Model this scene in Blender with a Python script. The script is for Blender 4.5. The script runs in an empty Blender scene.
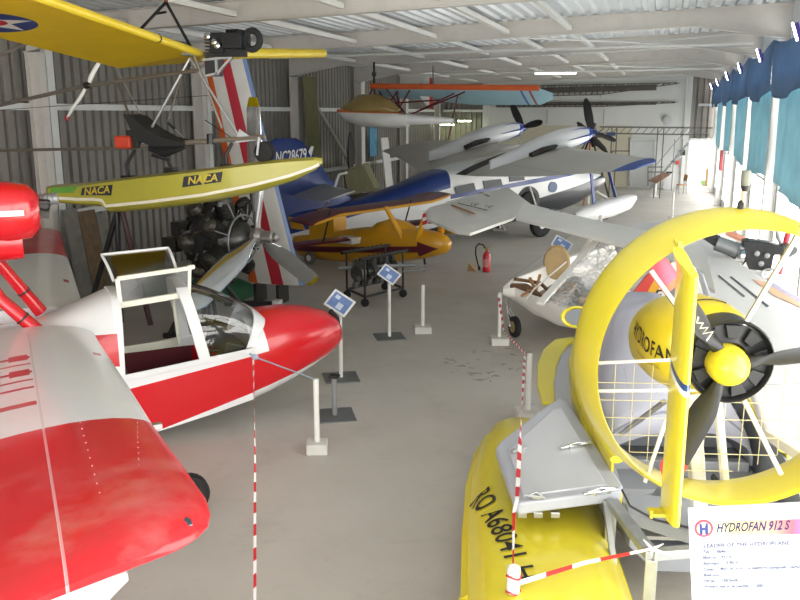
import bpy, math, random
from mathutils import Vector, Matrix, Euler
random.seed(7)
SC = bpy.context.scene
COL = SC.collection
PI = math.pi
sin, cos, rad = math.sin, math.cos, math.radians

# ------------------------------------------------------------------ camera
CAM_H = 3.8
FOC = 840.0
PITCH = math.atan(187 / FOC)
YAW = math.atan(270 * math.cos(PITCH) / FOC)
cam_d = bpy.data.cameras.new('camera')
cam = bpy.data.objects.new('camera', cam_d)
COL.objects.link(cam)
cam_d.sensor_width = 36.0
cam_d.lens = 36.0 * FOC / 800.0
cam_d.clip_start = 0.05
cam_d.clip_end = 300
cam.location = (0, 0, CAM_H)
cam.rotation_euler = (PI / 2 - PITCH, 0, YAW)
SC.camera = cam
SC.view_settings.view_transform = 'Standard'
SC.view_settings.look = 'None'
SC.view_settings.gamma = 1.0
SC.view_settings.use_curve_mapping = False

# ------------------------------------------------------------------ materials
class NT:
    """small helper round a node tree"""
    def __init__(self, name):
        self.m = bpy.data.materials.new(name)
        self.m.use_nodes = True
        self.t = self.m.node_tree
        self.t.nodes.clear()
        self.out = self.n('ShaderNodeOutputMaterial')
        self._oc = None
    def n(self, k, **kw):
        x = self.t.nodes.new(k)
        for a, b in kw.items():
            setattr(x, a, b)
        return x
    def l(self, a, b):
        self.t.links.new(a, b)
    def oc(self):
        if self._oc is None:
            self._oc = self.n('ShaderNodeTexCoord').outputs['Object']
        return self._oc
    def noise(self, scale, detail=4, rough=.55, stretch=None, dist=0.0):
        x = self.n('ShaderNodeTexNoise')
        x.inputs['Scale'].default_value = scale
        x.inputs['Detail'].default_value = detail
        x.inputs['Roughness'].default_value = rough
        x.inputs['Distortion'].default_value = dist
        if stretch:
            mp = self.n('ShaderNodeMapping')
            mp.inputs['Scale'].default_value = stretch
            self.l(self.oc(), mp.inputs['Vector'])
            self.l(mp.outputs[0], x.inputs['Vector'])
        else:
            self.l(self.oc(), x.inputs['Vector'])
        return x.outputs['Fac']
    def math(self, op, a, b=None, c=None):
        x = self.n('ShaderNodeMath', operation=op)
        for i, v in enumerate((a, b, c)):
            if v is None: continue
            if isinstance(v, (int, float)): x.inputs[i].default_value = v
            else: self.l(v, x.inputs[i])
        return x.outputs[0]
    def ramp(self, fac, stops):
        x = self.n('ShaderNodeValToRGB')
        e = x.color_ramp.elements
        while len(e) < len(stops): e.new(.5)
        for i, (p, c) in enumerate(stops):
            e[i].position = p; e[i].color = rgb(c)
        self.l(fac, x.inputs[0])
        return x.outputs[0]
    def mix(self, fac, a, b, mode='MIX'):
        x = self.n('ShaderNodeMix', data_type='RGBA', blend_type=mode)
        if isinstance(fac, (int, float)): x.inputs[0].default_value = fac
        else: self.l(fac, x.inputs[0])
        for i, v in ((6, a), (7, b)):
            if isinstance(v, (tuple, list, str)): x.inputs[i].default_value = rgb(v)
            else: self.l(v, x.inputs[i])
        return x.outputs[2]
    def half(self, n, d):
        """1 where n.p > d (object coordinates)"""
        x = self.n('ShaderNodeVectorMath', operation='DOT_PRODUCT')
        self.l(self.oc(), x.inputs[0]); x.inputs[1].default_value = n
        return self.math('GREATER_THAN', x.outputs['Value'], d)
    def disc(self, c, r, axes=(1, 1, 1)):
        a = self.n('ShaderNodeVectorMath', operation='SUBTRACT')
        self.l(self.oc(), a.inputs[0]); a.inputs[1].default_value = c
        b = self.n('ShaderNodeVectorMath', operation='MULTIPLY')
        self.l(a.outputs[0], b.inputs[0]); b.inputs[1].default_value = axes
        x = self.n('ShaderNodeVectorMath', operation='LENGTH')
        self.l(b.outputs[0], x.inputs[0])
        return self.math('LESS_THAN', x.outputs['Value'], r)
    def mask(self, spec):
        """spec: list of ('h', n, d) / ('d', centre, r, axes) all and-ed"""
        f = None
        for s in spec:
            g = self.half(s[1], s[2]) if s[0] == 'h' else self.disc(*s[1:])
            f = g if f is None else self.math('MULTIPLY', f, g)
        return f

def rgb(c):
    if isinstance(c, str):
        v = [int(c[i:i + 2], 16) / 255 for i in (0, 2, 4)]
        c = [(x / 12.92 if x <= .04045 else ((x + .055) / 1.055) ** 2.4) for x in v]
    return (c[0], c[1], c[2], 1.0)

def mat(name, color, rough=.5, metal=0.0, var=.06, vscale=3.0, paint=None, bump=0.0, bscale=40, spec=.5,
        coat=0.0, trans=0.0, alpha=1.0, dirt=None, translucent=0.0):
    """principled material: mottled base colour; paint = list of (colour, mask spec) painted on in object space"""
    T = NT(name)
    b = T.n('ShaderNodeBsdfPrincipled')
    c = rgb(color)
    lo = tuple(x * (1 - var) for x in c[:3]); hi = tuple(min(1, x * (1 + var)) for x in c[:3])
    col = T.ramp(T.noise(vscale, 5), [(.3, lo), (.7, hi)])
    for pc, spec_ in (paint or []):
        for one in (spec_ if isinstance(spec_[0], list) else [spec_]):
            col = T.mix(T.mask(one), col, pc)
    if dirt:
        dc, ds, amt = dirt
        col = T.mix(T.math('MULTIPLY', T.ramp(T.noise(ds, 8, .65), [(.5, (0, 0, 0)), (.72, (1, 1, 1))]), amt), col, dc)
    T.l(col, b.inputs['Base Color'])
    b.inputs['Roughness'].default_value = rough
    b.inputs['Metallic'].default_value = metal
    b.inputs['Specular IOR Level'].default_value = spec
    b.inputs['Coat Weight'].default_value = coat
    b.inputs['Coat Roughness'].default_value = .08
    b.inputs['Transmission Weight'].default_value = trans
    b.inputs['Alpha'].default_value = alpha
    if bump:
        bp = T.n('ShaderNodeBump'); bp.inputs['Strength'].default_value = bump; bp.inputs['Distance'].default_value = .02
        T.l(T.noise(bscale, 4), bp.inputs['Height']); T.l(bp.outputs[0], b.inputs['Normal'])
    sh = b.outputs[0]
    if translucent:
        tr = T.n('ShaderNodeBsdfTranslucent'); T.l(col, tr.inputs[0])
        mx = T.n('ShaderNodeMixShader'); mx.inputs[0].default_value = translucent
        T.l(sh, mx.inputs[1]); T.l(tr.outputs[0], mx.inputs[2]); sh = mx.outputs[0]
    T.l(sh, T.out.inputs[0])
    return T.m

def emit(name, color, strength):
    T = NT(name)
    e = T.n('ShaderNodeEmission'); e.inputs[0].default_value = rgb(color); e.inputs[1].default_value = strength
    T.l(e.outputs[0], T.out.inputs[0])
    return T.m

def clear(name, tint=(1, 1, 1), gloss=.12, rough=.03):
    """thin clear sheet: mostly transparent with a fresnel reflection"""
    T = NT(name)
    t = T.n('ShaderNodeBsdfTransparent'); t.inputs[0].default_value = rgb(tint)
    g = T.n('ShaderNodeBsdfGlossy'); g.inputs['Roughness'].default_value = rough
    f = T.n('ShaderNodeFresnel'); f.inputs[0].default_value = 1.45
    fac = T.math('ADD', T.math('MULTIPLY', f.outputs[0], 1.2), gloss * .3)
    mx = T.n('ShaderNodeMixShader'); T.l(fac, mx.inputs[0]); T.l(t.outputs[0], mx.inputs[1]); T.l(g.outputs[0], mx.inputs[2])
    T.l(mx.outputs[0], T.out.inputs[0])
    return T.m

# ------------------------------------------------------------------ mesh builder
def V(*a): return Vector(a if len(a) > 1 else a[0])

def basis(d):
    d = Vector(d).normalized()
    up = Vector((0, 0, 1)) if abs(d.z) < .95 else Vector((0, 1, 0))
    s = d.cross(up).normalized()
    return d, s, s.cross(d).normalized()

class MB:
    def __init__(self):
        self.v = []; self.f = []; self.mi = []; self.m = 0
    def add(self, vs, fs):
        o = len(self.v)
        self.v += [tuple(p) for p in vs]
        for f in fs:
            self.f.append([o + i for i in f]); self.mi.append(self.m)
        return self
    def box(self, c, s, r=(0, 0, 0)):
        R = Euler(r).to_matrix()
        vs = [Vector(c) + R @ Vector((x * s[0] / 2, y * s[1] / 2, z * s[2] / 2)) for x in (-1, 1) for y in (-1, 1) for z in (-1, 1)]
        return self.add(vs, [(0, 1, 3, 2), (4, 6, 7, 5), (0, 4, 5, 1), (2, 3, 7, 6), (0, 2, 6, 4), (1, 5, 7, 3)])
    def beam(self, a, b, w, h, roll=0):
        a, b = Vector(a), Vector(b)
        d, s, u = basis(b - a)
        if roll:
            q = Matrix.Rotation(roll, 3, d); s = q @ s; u = q @ u
        vs = [p + s * (i * w / 2) + u * (j * h / 2) for p in (a, b) for i, j in ((-1, -1), (1, -1), (1, 1), (-1, 1))]
        return self.add(vs, [(0, 3, 2, 1), (4, 5, 6, 7), (0, 1, 5, 4), (1, 2, 6, 5), (2, 3, 7, 6), (3, 0, 4, 7)])
    def tube(self, pts, r, n=8, caps=True, flat=1.0):
        pts = [Vector(p) for p in pts]
        rs = r if isinstance(r, (list, tuple)) else [r] * len(pts)
        rings = []
        prev = None
        for i, p in enumerate(pts):
            d = (pts[min(i + 1, len(pts) - 1)] - pts[max(i - 1, 0)])
            if d.length < 1e-9: d = Vector((0, 0, 1))
            d.normalize()
            if prev is None: _, s, u = basis(d)
            else:
                s = (prev - d * prev.dot(d))
                s = s.normalized() if s.length > 1e-6 else basis(d)[1]
                u = s.cross(d).normalized()
            prev = s
            rings.append([p + s * (rs[i] * cos(2 * PI * k / n)) + u * (flat * rs[i] * sin(2 * PI * k / n)) for k in range(n)])
        return self.loft(rings, caps=caps)
    def loft(self, rings, closed=True, caps=True):
        n = len(rings[0]); o = len(self.v)
        for r in rings: self.v += [tuple(p) for p in r]
        for i in range(len(rings) - 1):
            for k in range(n if closed else n - 1):
                a = o + i * n + k; b = o + i * n + (k + 1) % n
                self.f.append([a, b, b + n, a + n]); self.mi.append(self.m)
        if caps and closed:
            self.f.append([o + k for k in range(n)][::-1]); self.mi.append(self.m)
            e = o + (len(rings) - 1) * n
            self.f.append([e + k for k in range(n)]); self.mi.append(self.m)
        return self
    def lathe(self, p, ax, prof, n=24, caps=True):
        d, s, u = basis(ax); p = Vector(p)
        rings = [[p + d * t + s * (r * cos(2 * PI * k / n)) + u * (r * sin(2 * PI * k / n)) for k in range(n)] for t, r in prof]
        return self.loft(rings, caps=caps)
    def prism(self, poly, off):
        n = len(poly); off = Vector(off)
        vs = [Vector(p) for p in poly] + [Vector(p) + off for p in poly]
        fs = [list(range(n))[::-1], list(range(n, 2 * n))] + [(i, (i + 1) % n, n + (i + 1) % n, n + i) for i in range(n)]
        return self.add(vs, fs)
    def sphere(self, c, r, n=14, m=9):
        r = (r, r, r) if isinstance(r, (int, float)) else r
        rings = []
        for i in range(m + 1):
            a = -PI / 2 + PI * i / m
            rr = max(cos(a), .02)
            rings.append([(c[0] + r[0] * rr * cos(2 * PI * k / n), c[1] + r[1] * rr * sin(2 * PI * k / n), c[2] + r[2] * sin(a)) for k in range(n)])
        return self.loft(rings)
    def wing(self, secs, n=9, camber=.02):
        """secs: (LE point, TE point, thickness ratio); closed aerofoil loft"""
        rings = []
        for le, te, t in secs:
            le, te = Vector(le), Vector(te); ch = te - le; L = ch.length
            ring = []
            for k in range(n + 1):
                x = (1 - cos(PI * k / n)) / 2
                y = 5 * t * (.2969 * math.sqrt(x) - .126 * x - .3516 * x * x + .2843 * x ** 3 - .1036 * x ** 4) + camber * 4 * x * (1 - x)
                ring.append((x, y))
            low = []
            for k in range(n - 1, 0, -1):
                x = (1 - cos(PI * k / n)) / 2
                y = -.55 * 5 * t * (.2969 * math.sqrt(x) - .126 * x - .3516 * x * x + .2843 * x ** 3 - .1036 * x ** 4) + camber * 2 * x * (1 - x)
                low.append((x, y))
            up = Vector((0, 0, 1))
            rings.append([le + ch * x + up * (y * L) for x, y in ring + low])
        return self.loft(rings)
    def grid(self, fn, nu, nv):
        o = len(self.v)
        for i in range(nu + 1):
            for j in range(nv + 1):
                self.v.append(tuple(fn(i / nu, j / nv)))
        for i in range(nu):
            for j in range(nv):
                a = o + i * (nv + 1) + j
                self.f.append([a, a + 1, a + nv + 2, a + nv + 1]); self.mi.append(self.m)
        return self
    def wheel(self, c, ax, R, w, rim=.55, n=24):
        """tyre only"""
        self.lathe(c, ax, [(-w / 2, R * rim), (-w / 2, R * .8), (-w * .42, R * .93), (-w * .2, R), (w * .2, R), (w * .42, R * .93), (w / 2, R * .8), (w / 2, R * rim)], n)
        return self
    def build(self, name, mt, parent=None, smooth=35, bevel=0, label=None, solid=0):
        me = bpy.data.meshes.new(name)
        me.from_pydata(self.v, [], self.f)
        me.update()
        ms = mt if isinstance(mt, (list, tuple)) else [mt]
        for x in ms: me.materials.append(x)
        if len(ms) > 1:
            me.polygons.foreach_set('material_index', self.mi)
        import bmesh
        bm = bmesh.new(); bm.from_mesh(me)
        bmesh.ops.recalc_face_normals(bm, faces=bm.faces)
        bm.to_mesh(me); bm.free()
        if smooth:
            me.polygons.foreach_set('use_smooth', [True] * len(me.polygons))
            me.set_sharp_from_angle(angle=rad(smooth))
        o = bpy.data.objects.new(name, me)
        COL.objects.link(o)
        if parent is not None: o.parent = parent
        if solid:
            md = o.modifiers.new('solid', 'SOLIDIFY'); md.thickness = solid; md.offset = 0
        if bevel:
            md = o.modifiers.new('bevel', 'BEVEL'); md.width = bevel; md.segments = 2; md.limit_method = 'ANGLE'; md.angle_limit = rad(40)
        if label: o['label'] = label
        return o

def thing(name, label, cat, loc=(0, 0, 0), rz=0, group=None):
    o = bpy.data.objects.new(name, None)
    COL.objects.link(o)
    o.empty_display_size = .2
    o.location = loc; o.rotation_euler = (0, 0, rad(rz))
    o['label'] = label; o['category'] = cat
    if group: o['group'] = group
    return o

def tag(o, label, cat, group=None, kind=None):
    o['label'] = label; o['category'] = cat
    if group: o['group'] = group
    if kind: o['kind'] = kind
    return o

def struct(o):
    o['kind'] = 'structure'
    return o

def copy_tree(o, parent=None):
    c = o.copy(); COL.objects.link(c); c.parent = parent
    for ch in list(o.children): copy_tree(ch, c)
    return c

def sup(x, cy, cz, hw, ht, hb, n=20, ex=2.4, exb=None):
    """super-ellipse ring in the y-z plane at x; ht / hb = height above / below cz"""
    exb = exb or ex
    out = []
    for k in range(n):
        a = 2 * PI * k / n
        ca, sa = cos(a), sin(a)
        e = ex if sa >= 0 else exb
        y = hw * math.copysign(abs(ca) ** (2 / e), ca)
        z = (ht if sa >= 0 else hb) * math.copysign(abs(sa) ** (2 / e), sa)
        out.append((x, cy + y, cz + z))
    return out

def text_on(s, size, fn, mt, parent, name='lettering', shear=0.0, bold=0.0, squeeze=1.0, align='CENTER'):
    """flat text turned into a mesh and laid on a surface by fn(u, v) -> point"""
    cu = bpy.data.curves.new('txt', 'FONT'); cu.body = s; cu.size = size; cu.shear = shear; cu.offset = bold
    cu.align_x = align; cu.align_y = 'CENTER'; cu.resolution_u = 3
    tmp = bpy.data.objects.new('txt', cu); COL.objects.link(tmp)
    dg = bpy.context.evaluated_depsgraph_get()
    me = bpy.data.meshes.new_from_object(tmp.evaluated_get(dg))
    bpy.data.objects.remove(tmp)
    for v in me.vertices:
        v.co = Vector(fn(v.co.x * squeeze, v.co.y))
    me.name = name
    me.materials.clear(); me.materials.append(mt)
    o = bpy.data.objects.new(name, me); COL.objects.link(o); o.parent = parent
    return o

def plane_fn(p, r, u):
    p, r, u = Vector(p), Vector(r).normalized(), Vector(u).normalized()
    return lambda a, b: p + r * a + u * b

# ---- shared materials
M = {}
M['steel_paint'] = mat('painted steel', 'a8a296', .55, dirt=('7d766a', 6, .25))
M['white_steel'] = mat('white painted steel', 'd6d6d2', .5)
M['white'] = mat('white gloss paint', 'dcdcdc', .3, var=.03)
M['matt_white'] = mat('matt white', 'dcdad4', .7, var=.04)
M['black'] = mat('black paint', '1b1b1c', .45)
M['rubber'] = mat('black rubber', '1a1a1b', .8, bump=.2)
M['dark_metal'] = mat('dark oily metal', '34332f', .42, .6, var=.35, vscale=14)
M['alu'] = mat('bare aluminium', 'b9bbbb', .32, .85, var=.08, vscale=8)
M['grey_metal'] = mat('dull grey metal', '8d8f90', .45, .5)
M['chrome'] = mat('polished metal', 'd8dadc', .12, 1.0, var=.02)
M['red'] = mat('red paint', 'c81420', .3, coat=.4, var=.05)
M['yellow'] = mat('yellow gelcoat', 'e8d52a', .35, coat=.2, var=.04)
M['concrete_block'] = mat('cast concrete', 'c9c7c0', .9, bump=.5, bscale=60)
M['galv'] = mat('galvanised steel', 'a9acae', .4, .7, var=.1, vscale=10)
M['glass'] = clear('clear perspex', (.93, .95, .95))
M['wood'] = mat('bare plywood', 'b08a5c', .7, var=.15, vscale=6)
M['black_ink'] = mat('black lettering', '1d1d20', .6)
# ------------------------------------------------------------------ the hangar
XL, XR, YN, YF = -12.0, 2.3, -7.0, 46.0
FR_Y = [-4.1, 1.9, 7.9, 13.9, 19.9, 25.9, 31.9, 37.9, 43.9]
def roof_z(x): return 5.98 + .033 * x

# floor
T = NT('worn concrete')
b = T.n('ShaderNodeBsdfPrincipled')
c1 = T.ramp(T.noise(.35, 6, .6), [(.3, 'a8a39b'), (.7, 'bdb8b0')])
c2 = T.mix(T.math('MULTIPLY', T.ramp(T.noise(1.3, 10, .7, dist=.6), [(.52, (0, 0, 0)), (.75, (1, 1, 1))]), .35), c1, '8c857a')
c3 = T.mix(T.math('MULTIPLY', T.ramp(T.noise(9, 6, .7), [(.62, (0, 0, 0)), (.74, (1, 1, 1))]), .3), c2, '776f66')
stain = T.math('MULTIPLY', T.mask([('d', (-2.2, 12.4, 0), .95, (1, 1, 0))]), T.ramp(T.noise(5.5, 4, .5, dist=.8), [(.6, (0, 0, 0)), (.63, (1, 1, 1))]))
c4 = T.mix(T.math('MULTIPLY', stain, .6), c3, '5c554d')
T.l(c4, b.inputs['Base Color'])
rr = T.ramp(T.noise(.8, 5), [(.3, (.38,) * 3), (.7, (.6,) * 3)])
T.l(rr, b.inputs['Roughness'])
b.inputs['Specular IOR Level'].default_value = .5
bp = T.n('ShaderNodeBump'); bp.inputs['Strength'].default_value = .08; T.l(T.noise(30, 5), bp.inputs['Height']); T.l(bp.outputs[0], b.inputs['Normal'])
T.l(b.outputs[0], T.out.inputs[0])
m = MB(); m.box(((XL + XR) / 2, (YN + YF) / 2, -.1), (XR - XL + .8, YF - YN + .8, .2))
struct(m.build('floor', T.m, smooth=0))

# corrugated cladding: left and back walls
clad = mat('tan grey profiled steel sheet', '86817a', .5, .1, var=.05, vscale=.6, dirt=('625d56', 2.2, .35))
def corrugated(m, a, b, z0, z1, nrm, pitch=.29, depth=.075):
    a, b, nrm = Vector(a), Vector(b), Vector(nrm)
    L = (b - a).length; d = (b - a).normalized(); k = int(L / pitch)
    pts = []
    for i in range(k):
        s = i * pitch
        pts += [(s, 0), (s + pitch * .62, 0), (s + pitch * .68, depth), (s + pitch * .92, depth)]
    pts.append((L, 0))
    rings = [[a + d * s + nrm * t + Vector((0, 0, z0)), a + d * s + nrm * t + Vector((0, 0, z1))] for s, t in pts]
    m.loft(rings, closed=False)
m = MB(); corrugated(m, (XL, YF, 0), (XL, YN, 0), 0, 5.75, (-1, 0, 0)); m.box((XL - .12, (YN + YF) / 2, 2.9), (.1, YF - YN, 5.8))
struct(m.build('wall_left', clad, smooth=20))
m = MB(); corrugated(m, (XL, YF, 0), (-9.55, YF, 0), 0, 5.9, (0, 1, 0)); corrugated(m, (1.0, YF, 0), (XR, YF, 0), 2.55, 6.1, (0, 1, 0))
m.box((XL + 1.2, YF + .13, 3), (2.6, .1, 6.2)); m.box((1.6, YF + .13, 4.3), (1.8, .1, 3.5))
struct(m.build('wall_back', clad, smooth=20))
# white boarded part of the back wall with door opening at its right end
wb = mat('white plasterboard', 'd4d4d0', .8, var=.03, vscale=.7)
bb = mat('cream lower boarding', 'c9c2ac', .8, var=.05, vscale=.7)
m = MB(); m.box((-4.35, YF + .05, 4.6), (10.4, .14, 2.9)); m.box((-.5, YF + .05, 1.58), (2.7, .14, 3.16))
for x in (-9.55, .85): m.box((x, YF - .04, 3), (.3, .16, 6))
m.box((-4.35, YF - .03, 5.5), (10.4, .08, .1))
struct(m.build('wall_panel', wb, smooth=0, bevel=.01))
m = MB(); m.box((-5.7, YF + .04, 1.58), (7.7, .14, 3.16))
struct(m.build('wall_panel', bb, smooth=0))

# open doorway to daylight at the right end of the back wall
m = MB()
for x in (1.02, 2.1): m.box((x, YF - .05, 1.27), (.08, .2, 2.55))
m.box((1.56, YF - .05, 2.5), (1.1, .2, .1))
struct(m.build('door_frame', M['white_steel'], smooth=0))
m = MB(); m.box((1.6, YF + 3, -.06), (6, 6, .1)); 
out_g = mat('sunlit yard', 'e8ecd8', .9, paint=[('7da04a', [('h', (0, 1, 0), 2.2), ('h', (1, 0, 0), .3)])])
m.v = [(x - 1.6, y - YF, z) for x, y, z in m.v]
o = m.build('ground_outside', out_g, smooth=0); o.location = (1.6, YF, 0); struct(o)
m = MB(); m.box((0, 0, .45), (.5, .8, .9)); o = m.build('crate', M['wood'], smooth=0, bevel=.01); o.location = (2.3, YF + 2.2, 0)
tag(o, 'small wooden crate outside in the daylight beyond the open doorway', 'crate')
# white personnel door in the boarding
m = MB(); m.box((-1.22, YF - .06, 1.2), (1.15, .08, 2.4)); o = m.build('door_2', mat('pale door', 'c4c6c4', .5), smooth=0, bevel=.008); struct(o)
m = MB()
for x in (-1.83, -.61): m.box((x, YF - .08, 1.22), (.08, .1, 2.45))
m.box((-1.22, YF - .08, 2.46), (1.3, .1, .08)); m.build('door_frame', M['white_steel'], o, smooth=0)
m = MB(); m.sphere((-.78, YF - .14, 1.1), .05); m.build('door_handle', M['alu'], o)

# right wall: low wall, glazing bays, sheet above
rw = mat('white painted block wall', 'e6e6e4', .75, var=.02)
m = MB(); m.box((XR + .1, (YN + YF) / 2, .12), (.2, YF - YN, .24)); m.box((XR + .1, (YN + YF) / 2, 5.55), (.2, YF - YN, 1.1))
for y in FR_Y: m.box((XR + .1, y, 2.8), (.2, .5, 4.6))
struct(m.build('wall_right', rw, smooth=0))
m = MB(); m.box((XL + (XR - XL) / 2, YN - .1, 5.2), (XR - XL + .4, .2, 1.2))
struct(m.build('wall_front', rw, smooth=0))
pane = emit('bright daylight through frosted glazing', (1.0, .985, .95), 6.6)
wi = 0
for i in range(len(FR_Y)):
    y0 = FR_Y[i] + .25; y1 = (FR_Y[i + 1] if i + 1 < len(FR_Y) else YF + .25) - .25
    wi += 1
    m = MB(); m.box((XR + .08, (y0 + y1) / 2, 2.62), (.02, y1 - y0, 4.76))
    w = m.build('window_%d' % wi, pane, smooth=0); struct(w)
    m = MB()
    k = max(1, int(round((y1 - y0) / 1.4)))
    for j in range(k + 1): m.box((XR + .04, y0 + (y1 - y0) * j / k, 2.62), (.06, .06, 4.76))
    for z in (.27, 2.2, 4.0, 4.98): m.box((XR + .04, (y0 + y1) / 2, z), (.06, y1 - y0, .06))
    m.build('window_frame', M['white_steel'], w, smooth=0)

# roof deck
deck = mat('pale blue grey roof deck', 'e0e4e6', .45, .05, var=.04, vscale=.8)
m = MB(); pitch = .27; rings = []
x = XL - .3
while x < XR + .3:
    for s, t in ((0, 0), (.10, 0), (.13, .06), (.24, .06)):
        X = x + s
        rings.append([(X, YN, roof_z(X) + t), (X, YF + .2, roof_z(X) + t)])
    x += pitch
m.loft(rings, closed=False); m.box((-4.85, (YN + YF) / 2, 6.2), (15, YF - YN + .4, .04), (0, -math.atan(.033), 0))
struct(m.build('ceiling', deck, smooth=20))

# steel frames: columns, rafters
fm = mat('cream grey frame paint', 'cfcac2', .55, var=.03, dirt=('a09a90', 3, .3))
tn = 0
def trim(m, mt, smooth=0, bevel=0):
    global tn
    tn += 1
    return struct(m.build('trim_%d' % tn, mt, smooth=smooth, bevel=bevel))
for y in FR_Y:
    # left column, an I section set just inside the cladding
    m = MB()
    m.box((XL + .14, y, 2.47), (.02, .2, 4.94)); m.box((XL + .42, y, 2.47), (.02, .2, 4.94)); m.box((XL + .28, y, 2.47), (.28, .02, 4.94))
    m.box((XL + .28, y, .01), (.4, .3, .02))
    trim(m, fm)
    m = MB()
    m.box((XR - .02, y, 2.65), (.02, .22, 5.3)); m.box((XR - .24, y, 2.65), (.02, .22, 5.3)); m.box((XR - .13, y, 2.65), (.22, .02, 5.3))
    trim(m, M['white_steel'])
    # rafter with haunches
    m = MB()
    prof = [(XL + .1, 4.95), (-10.2, 5.28), (.4, 5.62), (XR, 5.32)]
    top = [(x, roof_z(x) - .02) for x, z in prof]
    for (xa, za), (xb, zb), (_, ta), (_, tb) in zip(prof, prof[1:], top, top[1:]):
        m.prism([(xa, y - .01, za), (xb, y - .01, zb), (xb, y - .01, tb), (xa, y - .01, ta)], (0, .02, 0))
        m.prism([(xa, y - .1, za - .015), (xb, y - .1, zb - .015), (xb, y - .1, zb), (xa, y - .1, za)], (0, .2, 0))
        m.prism([(xa, y - .1, ta - .015), (xb, y - .1, tb - .015), (xb, y - .1, tb), (xa, y - .1, ta)], (0, .2, 0))
    trim(m, fm)
# purlin struts along the hall between rafters
for x in (-9.6, -7.35, -5.35, -3.65, -2.25):
    for a, b in zip(FR_Y, FR_Y[1:]):
        m = MB(); m.beam((x, a + .1, roof_z(x) - .26), (x, b - .1, roof_z(x) - .26), .1, .09); trim(m, M['matt_white'])
# wall girts: at eye height and low down
for z in (1.75, 3.92):
    for a, b in zip(FR_Y, FR_Y[1:]):
        m = MB(); m.box((XL + .1, (a + b) / 2, z), (.1, b - a - .2, .13)); trim(m, M['white_steel'])
m = MB(); m.box((-10.8, YF - .1, 3.92), (2.2, .1, .13)); trim(m, M['white_steel'])
m = MB(); m.box((1.8, YF - .1, 4.2), (.9, .1, .12)); trim(m, M['white_steel'])
# downpipes beside the left columns
for y in (13.9, 19.9, 25.9, 31.9, 37.9):
    m = MB(); m.box((XL + .36, y + .24, 2.6), (.12, .2, 5.1)); trim(m, M['white_steel'])
# diagonal wind brace and eave ties
m = MB(); m.tube([(XL + .35, 26.1, 5.0), (XL + .35, 32.0, 1.0)], .07, 8); trim(m, M['steel_paint'], 40)
for y, x0, x1 in ((22.4, -10.9, 1.8), (34.5, -10.9, 1.8)):
    m = MB(); m.tube([(x0, y, 5.32), (x1, y, 5.42)], .035, 6); trim(m, M['white_steel'], 40)
for y0 in (19.9, 31.9):
    for xa, xb in ((-3.65, 2.0), (2.0, -3.65)):
        m = MB(); m.tube([(xa, y0, 5.5), (xb, y0 + 6, 5.55)], .02, 6); trim(m, M['white_steel'], 40)

# curtains: dark blue upper valance and teal lower curtain in every bay
blue = mat('dark blue curtain cloth', '6f90b4', .85, var=.10, vscale=2, translucent=.3)
teal = mat('teal curtain cloth', '98b8c0', .85, var=.10, vscale=2, translucent=.42)
names = {13.9: 'the nearest bay in view', 19.9: 'the second bay', 25.9: 'the third bay', 31.9: 'the fourth bay', 37.9: 'the fifth bay'}
for i, y0 in enumerate(FR_Y[1:]):
    y1 = min(y0 + 6, YF - .1)
    if y0 < 7: continue
    rnd = random.Random(int(y0 * 10))
    ph = rnd.random() * 6
    sag = .14 + .1 * rnd.random()
    def up(u, v, y0=y0, y1=y1, ph=ph, sag=sag):
        y = y0 + .02 + (y1 - y0 - .04) * u
        top = 5.3 - sag * sin(PI * u) ; bot = 4.22 - .12 * sin(PI * u) + .05 * sin(7 * u + ph)
        return (1.97 + .03 * sin(14 * u + ph) * (.3 + v), y, top + (bot - top) * v)
    m = MB(); m.grid(up, 30, 8)
    w = {7.9: 'the bay beside the ducted fan craft', 13.9: 'the first full bay', 19.9: 'the second bay', 25.9: 'the third bay', 31.9: 'the fourth bay', 37.9: 'the fifth bay', 43.9: 'the last short bay by the doorway'}[y0]
    o = m.build('curtain', blue, smooth=60, solid=.006)
    tag(o, 'dark blue upper curtain on right wall in ' + w, 'curtain', 'dark blue upper curtains along the right wall')
    rnd2 = ph * 1.7
    def lo(u, v, y0=y0, y1=y1, ph=rnd2):
        y = y0 + .3 + (y1 - y0 - .55) * u + .1 * sin(3 * v + ph) * v
        bot = 2.3 - .08 * sin(5 * u + ph)
        return (2.17 + .025 * sin(26 * u + ph) + .015 * sin(11 * u + 4 * v), y, 4.45 + (bot - 4.45) * v)
    m = MB(); m.grid(lo, 44, 8)
    o = m.build('curtain', teal, smooth=60, solid=.006)
    tag(o, 'teal lower curtain over the window in ' + w, 'curtain', 'teal lower curtains along the right wall')

# small floodlights above the curtains, one per bay
lampglow = emit('floodlight glass', (1, .97, 1), 14)
proto = None
for y in (15.56, 21.64, 27.44, 33.3, 40.0, 45.6):
    w = {15.56: 'closest to the camera', 21.64: 'second along the wall', 27.44: 'third along the wall', 33.3: 'fourth along the wall', 40.0: 'fifth along the wall', 45.6: 'furthest, by the doorway'}[y]
    if proto is None:
        t = thing('wall_floodlight', '', 'lamp', (1.9, y, 5.1), 0, 'floodlights above the curtains')
        m = MB(); m.beam((-.05, 0, .13), (.05, 0, -.15), .16, .07); m.build('housing', mat('violet tinted housing', '5a48a8', .4), t, smooth=0, bevel=.01)
        m = MB(); m.beam((-.1, -.02, .13), (0, -.02, -.15), .11, .02, 0); m.build('lamp_glass', lampglow, t, smooth=0)
        m = MB(); m.box((.12, 0, .02), (.18, .02, .02)); m.build('bracket', M['black'], t, smooth=0)
        proto = t
    else:
        t = copy_tree(proto); t.location = (1.9, y, 5.1)
    t['label'] = 'small white floodlight above the curtains, ' + w

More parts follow.
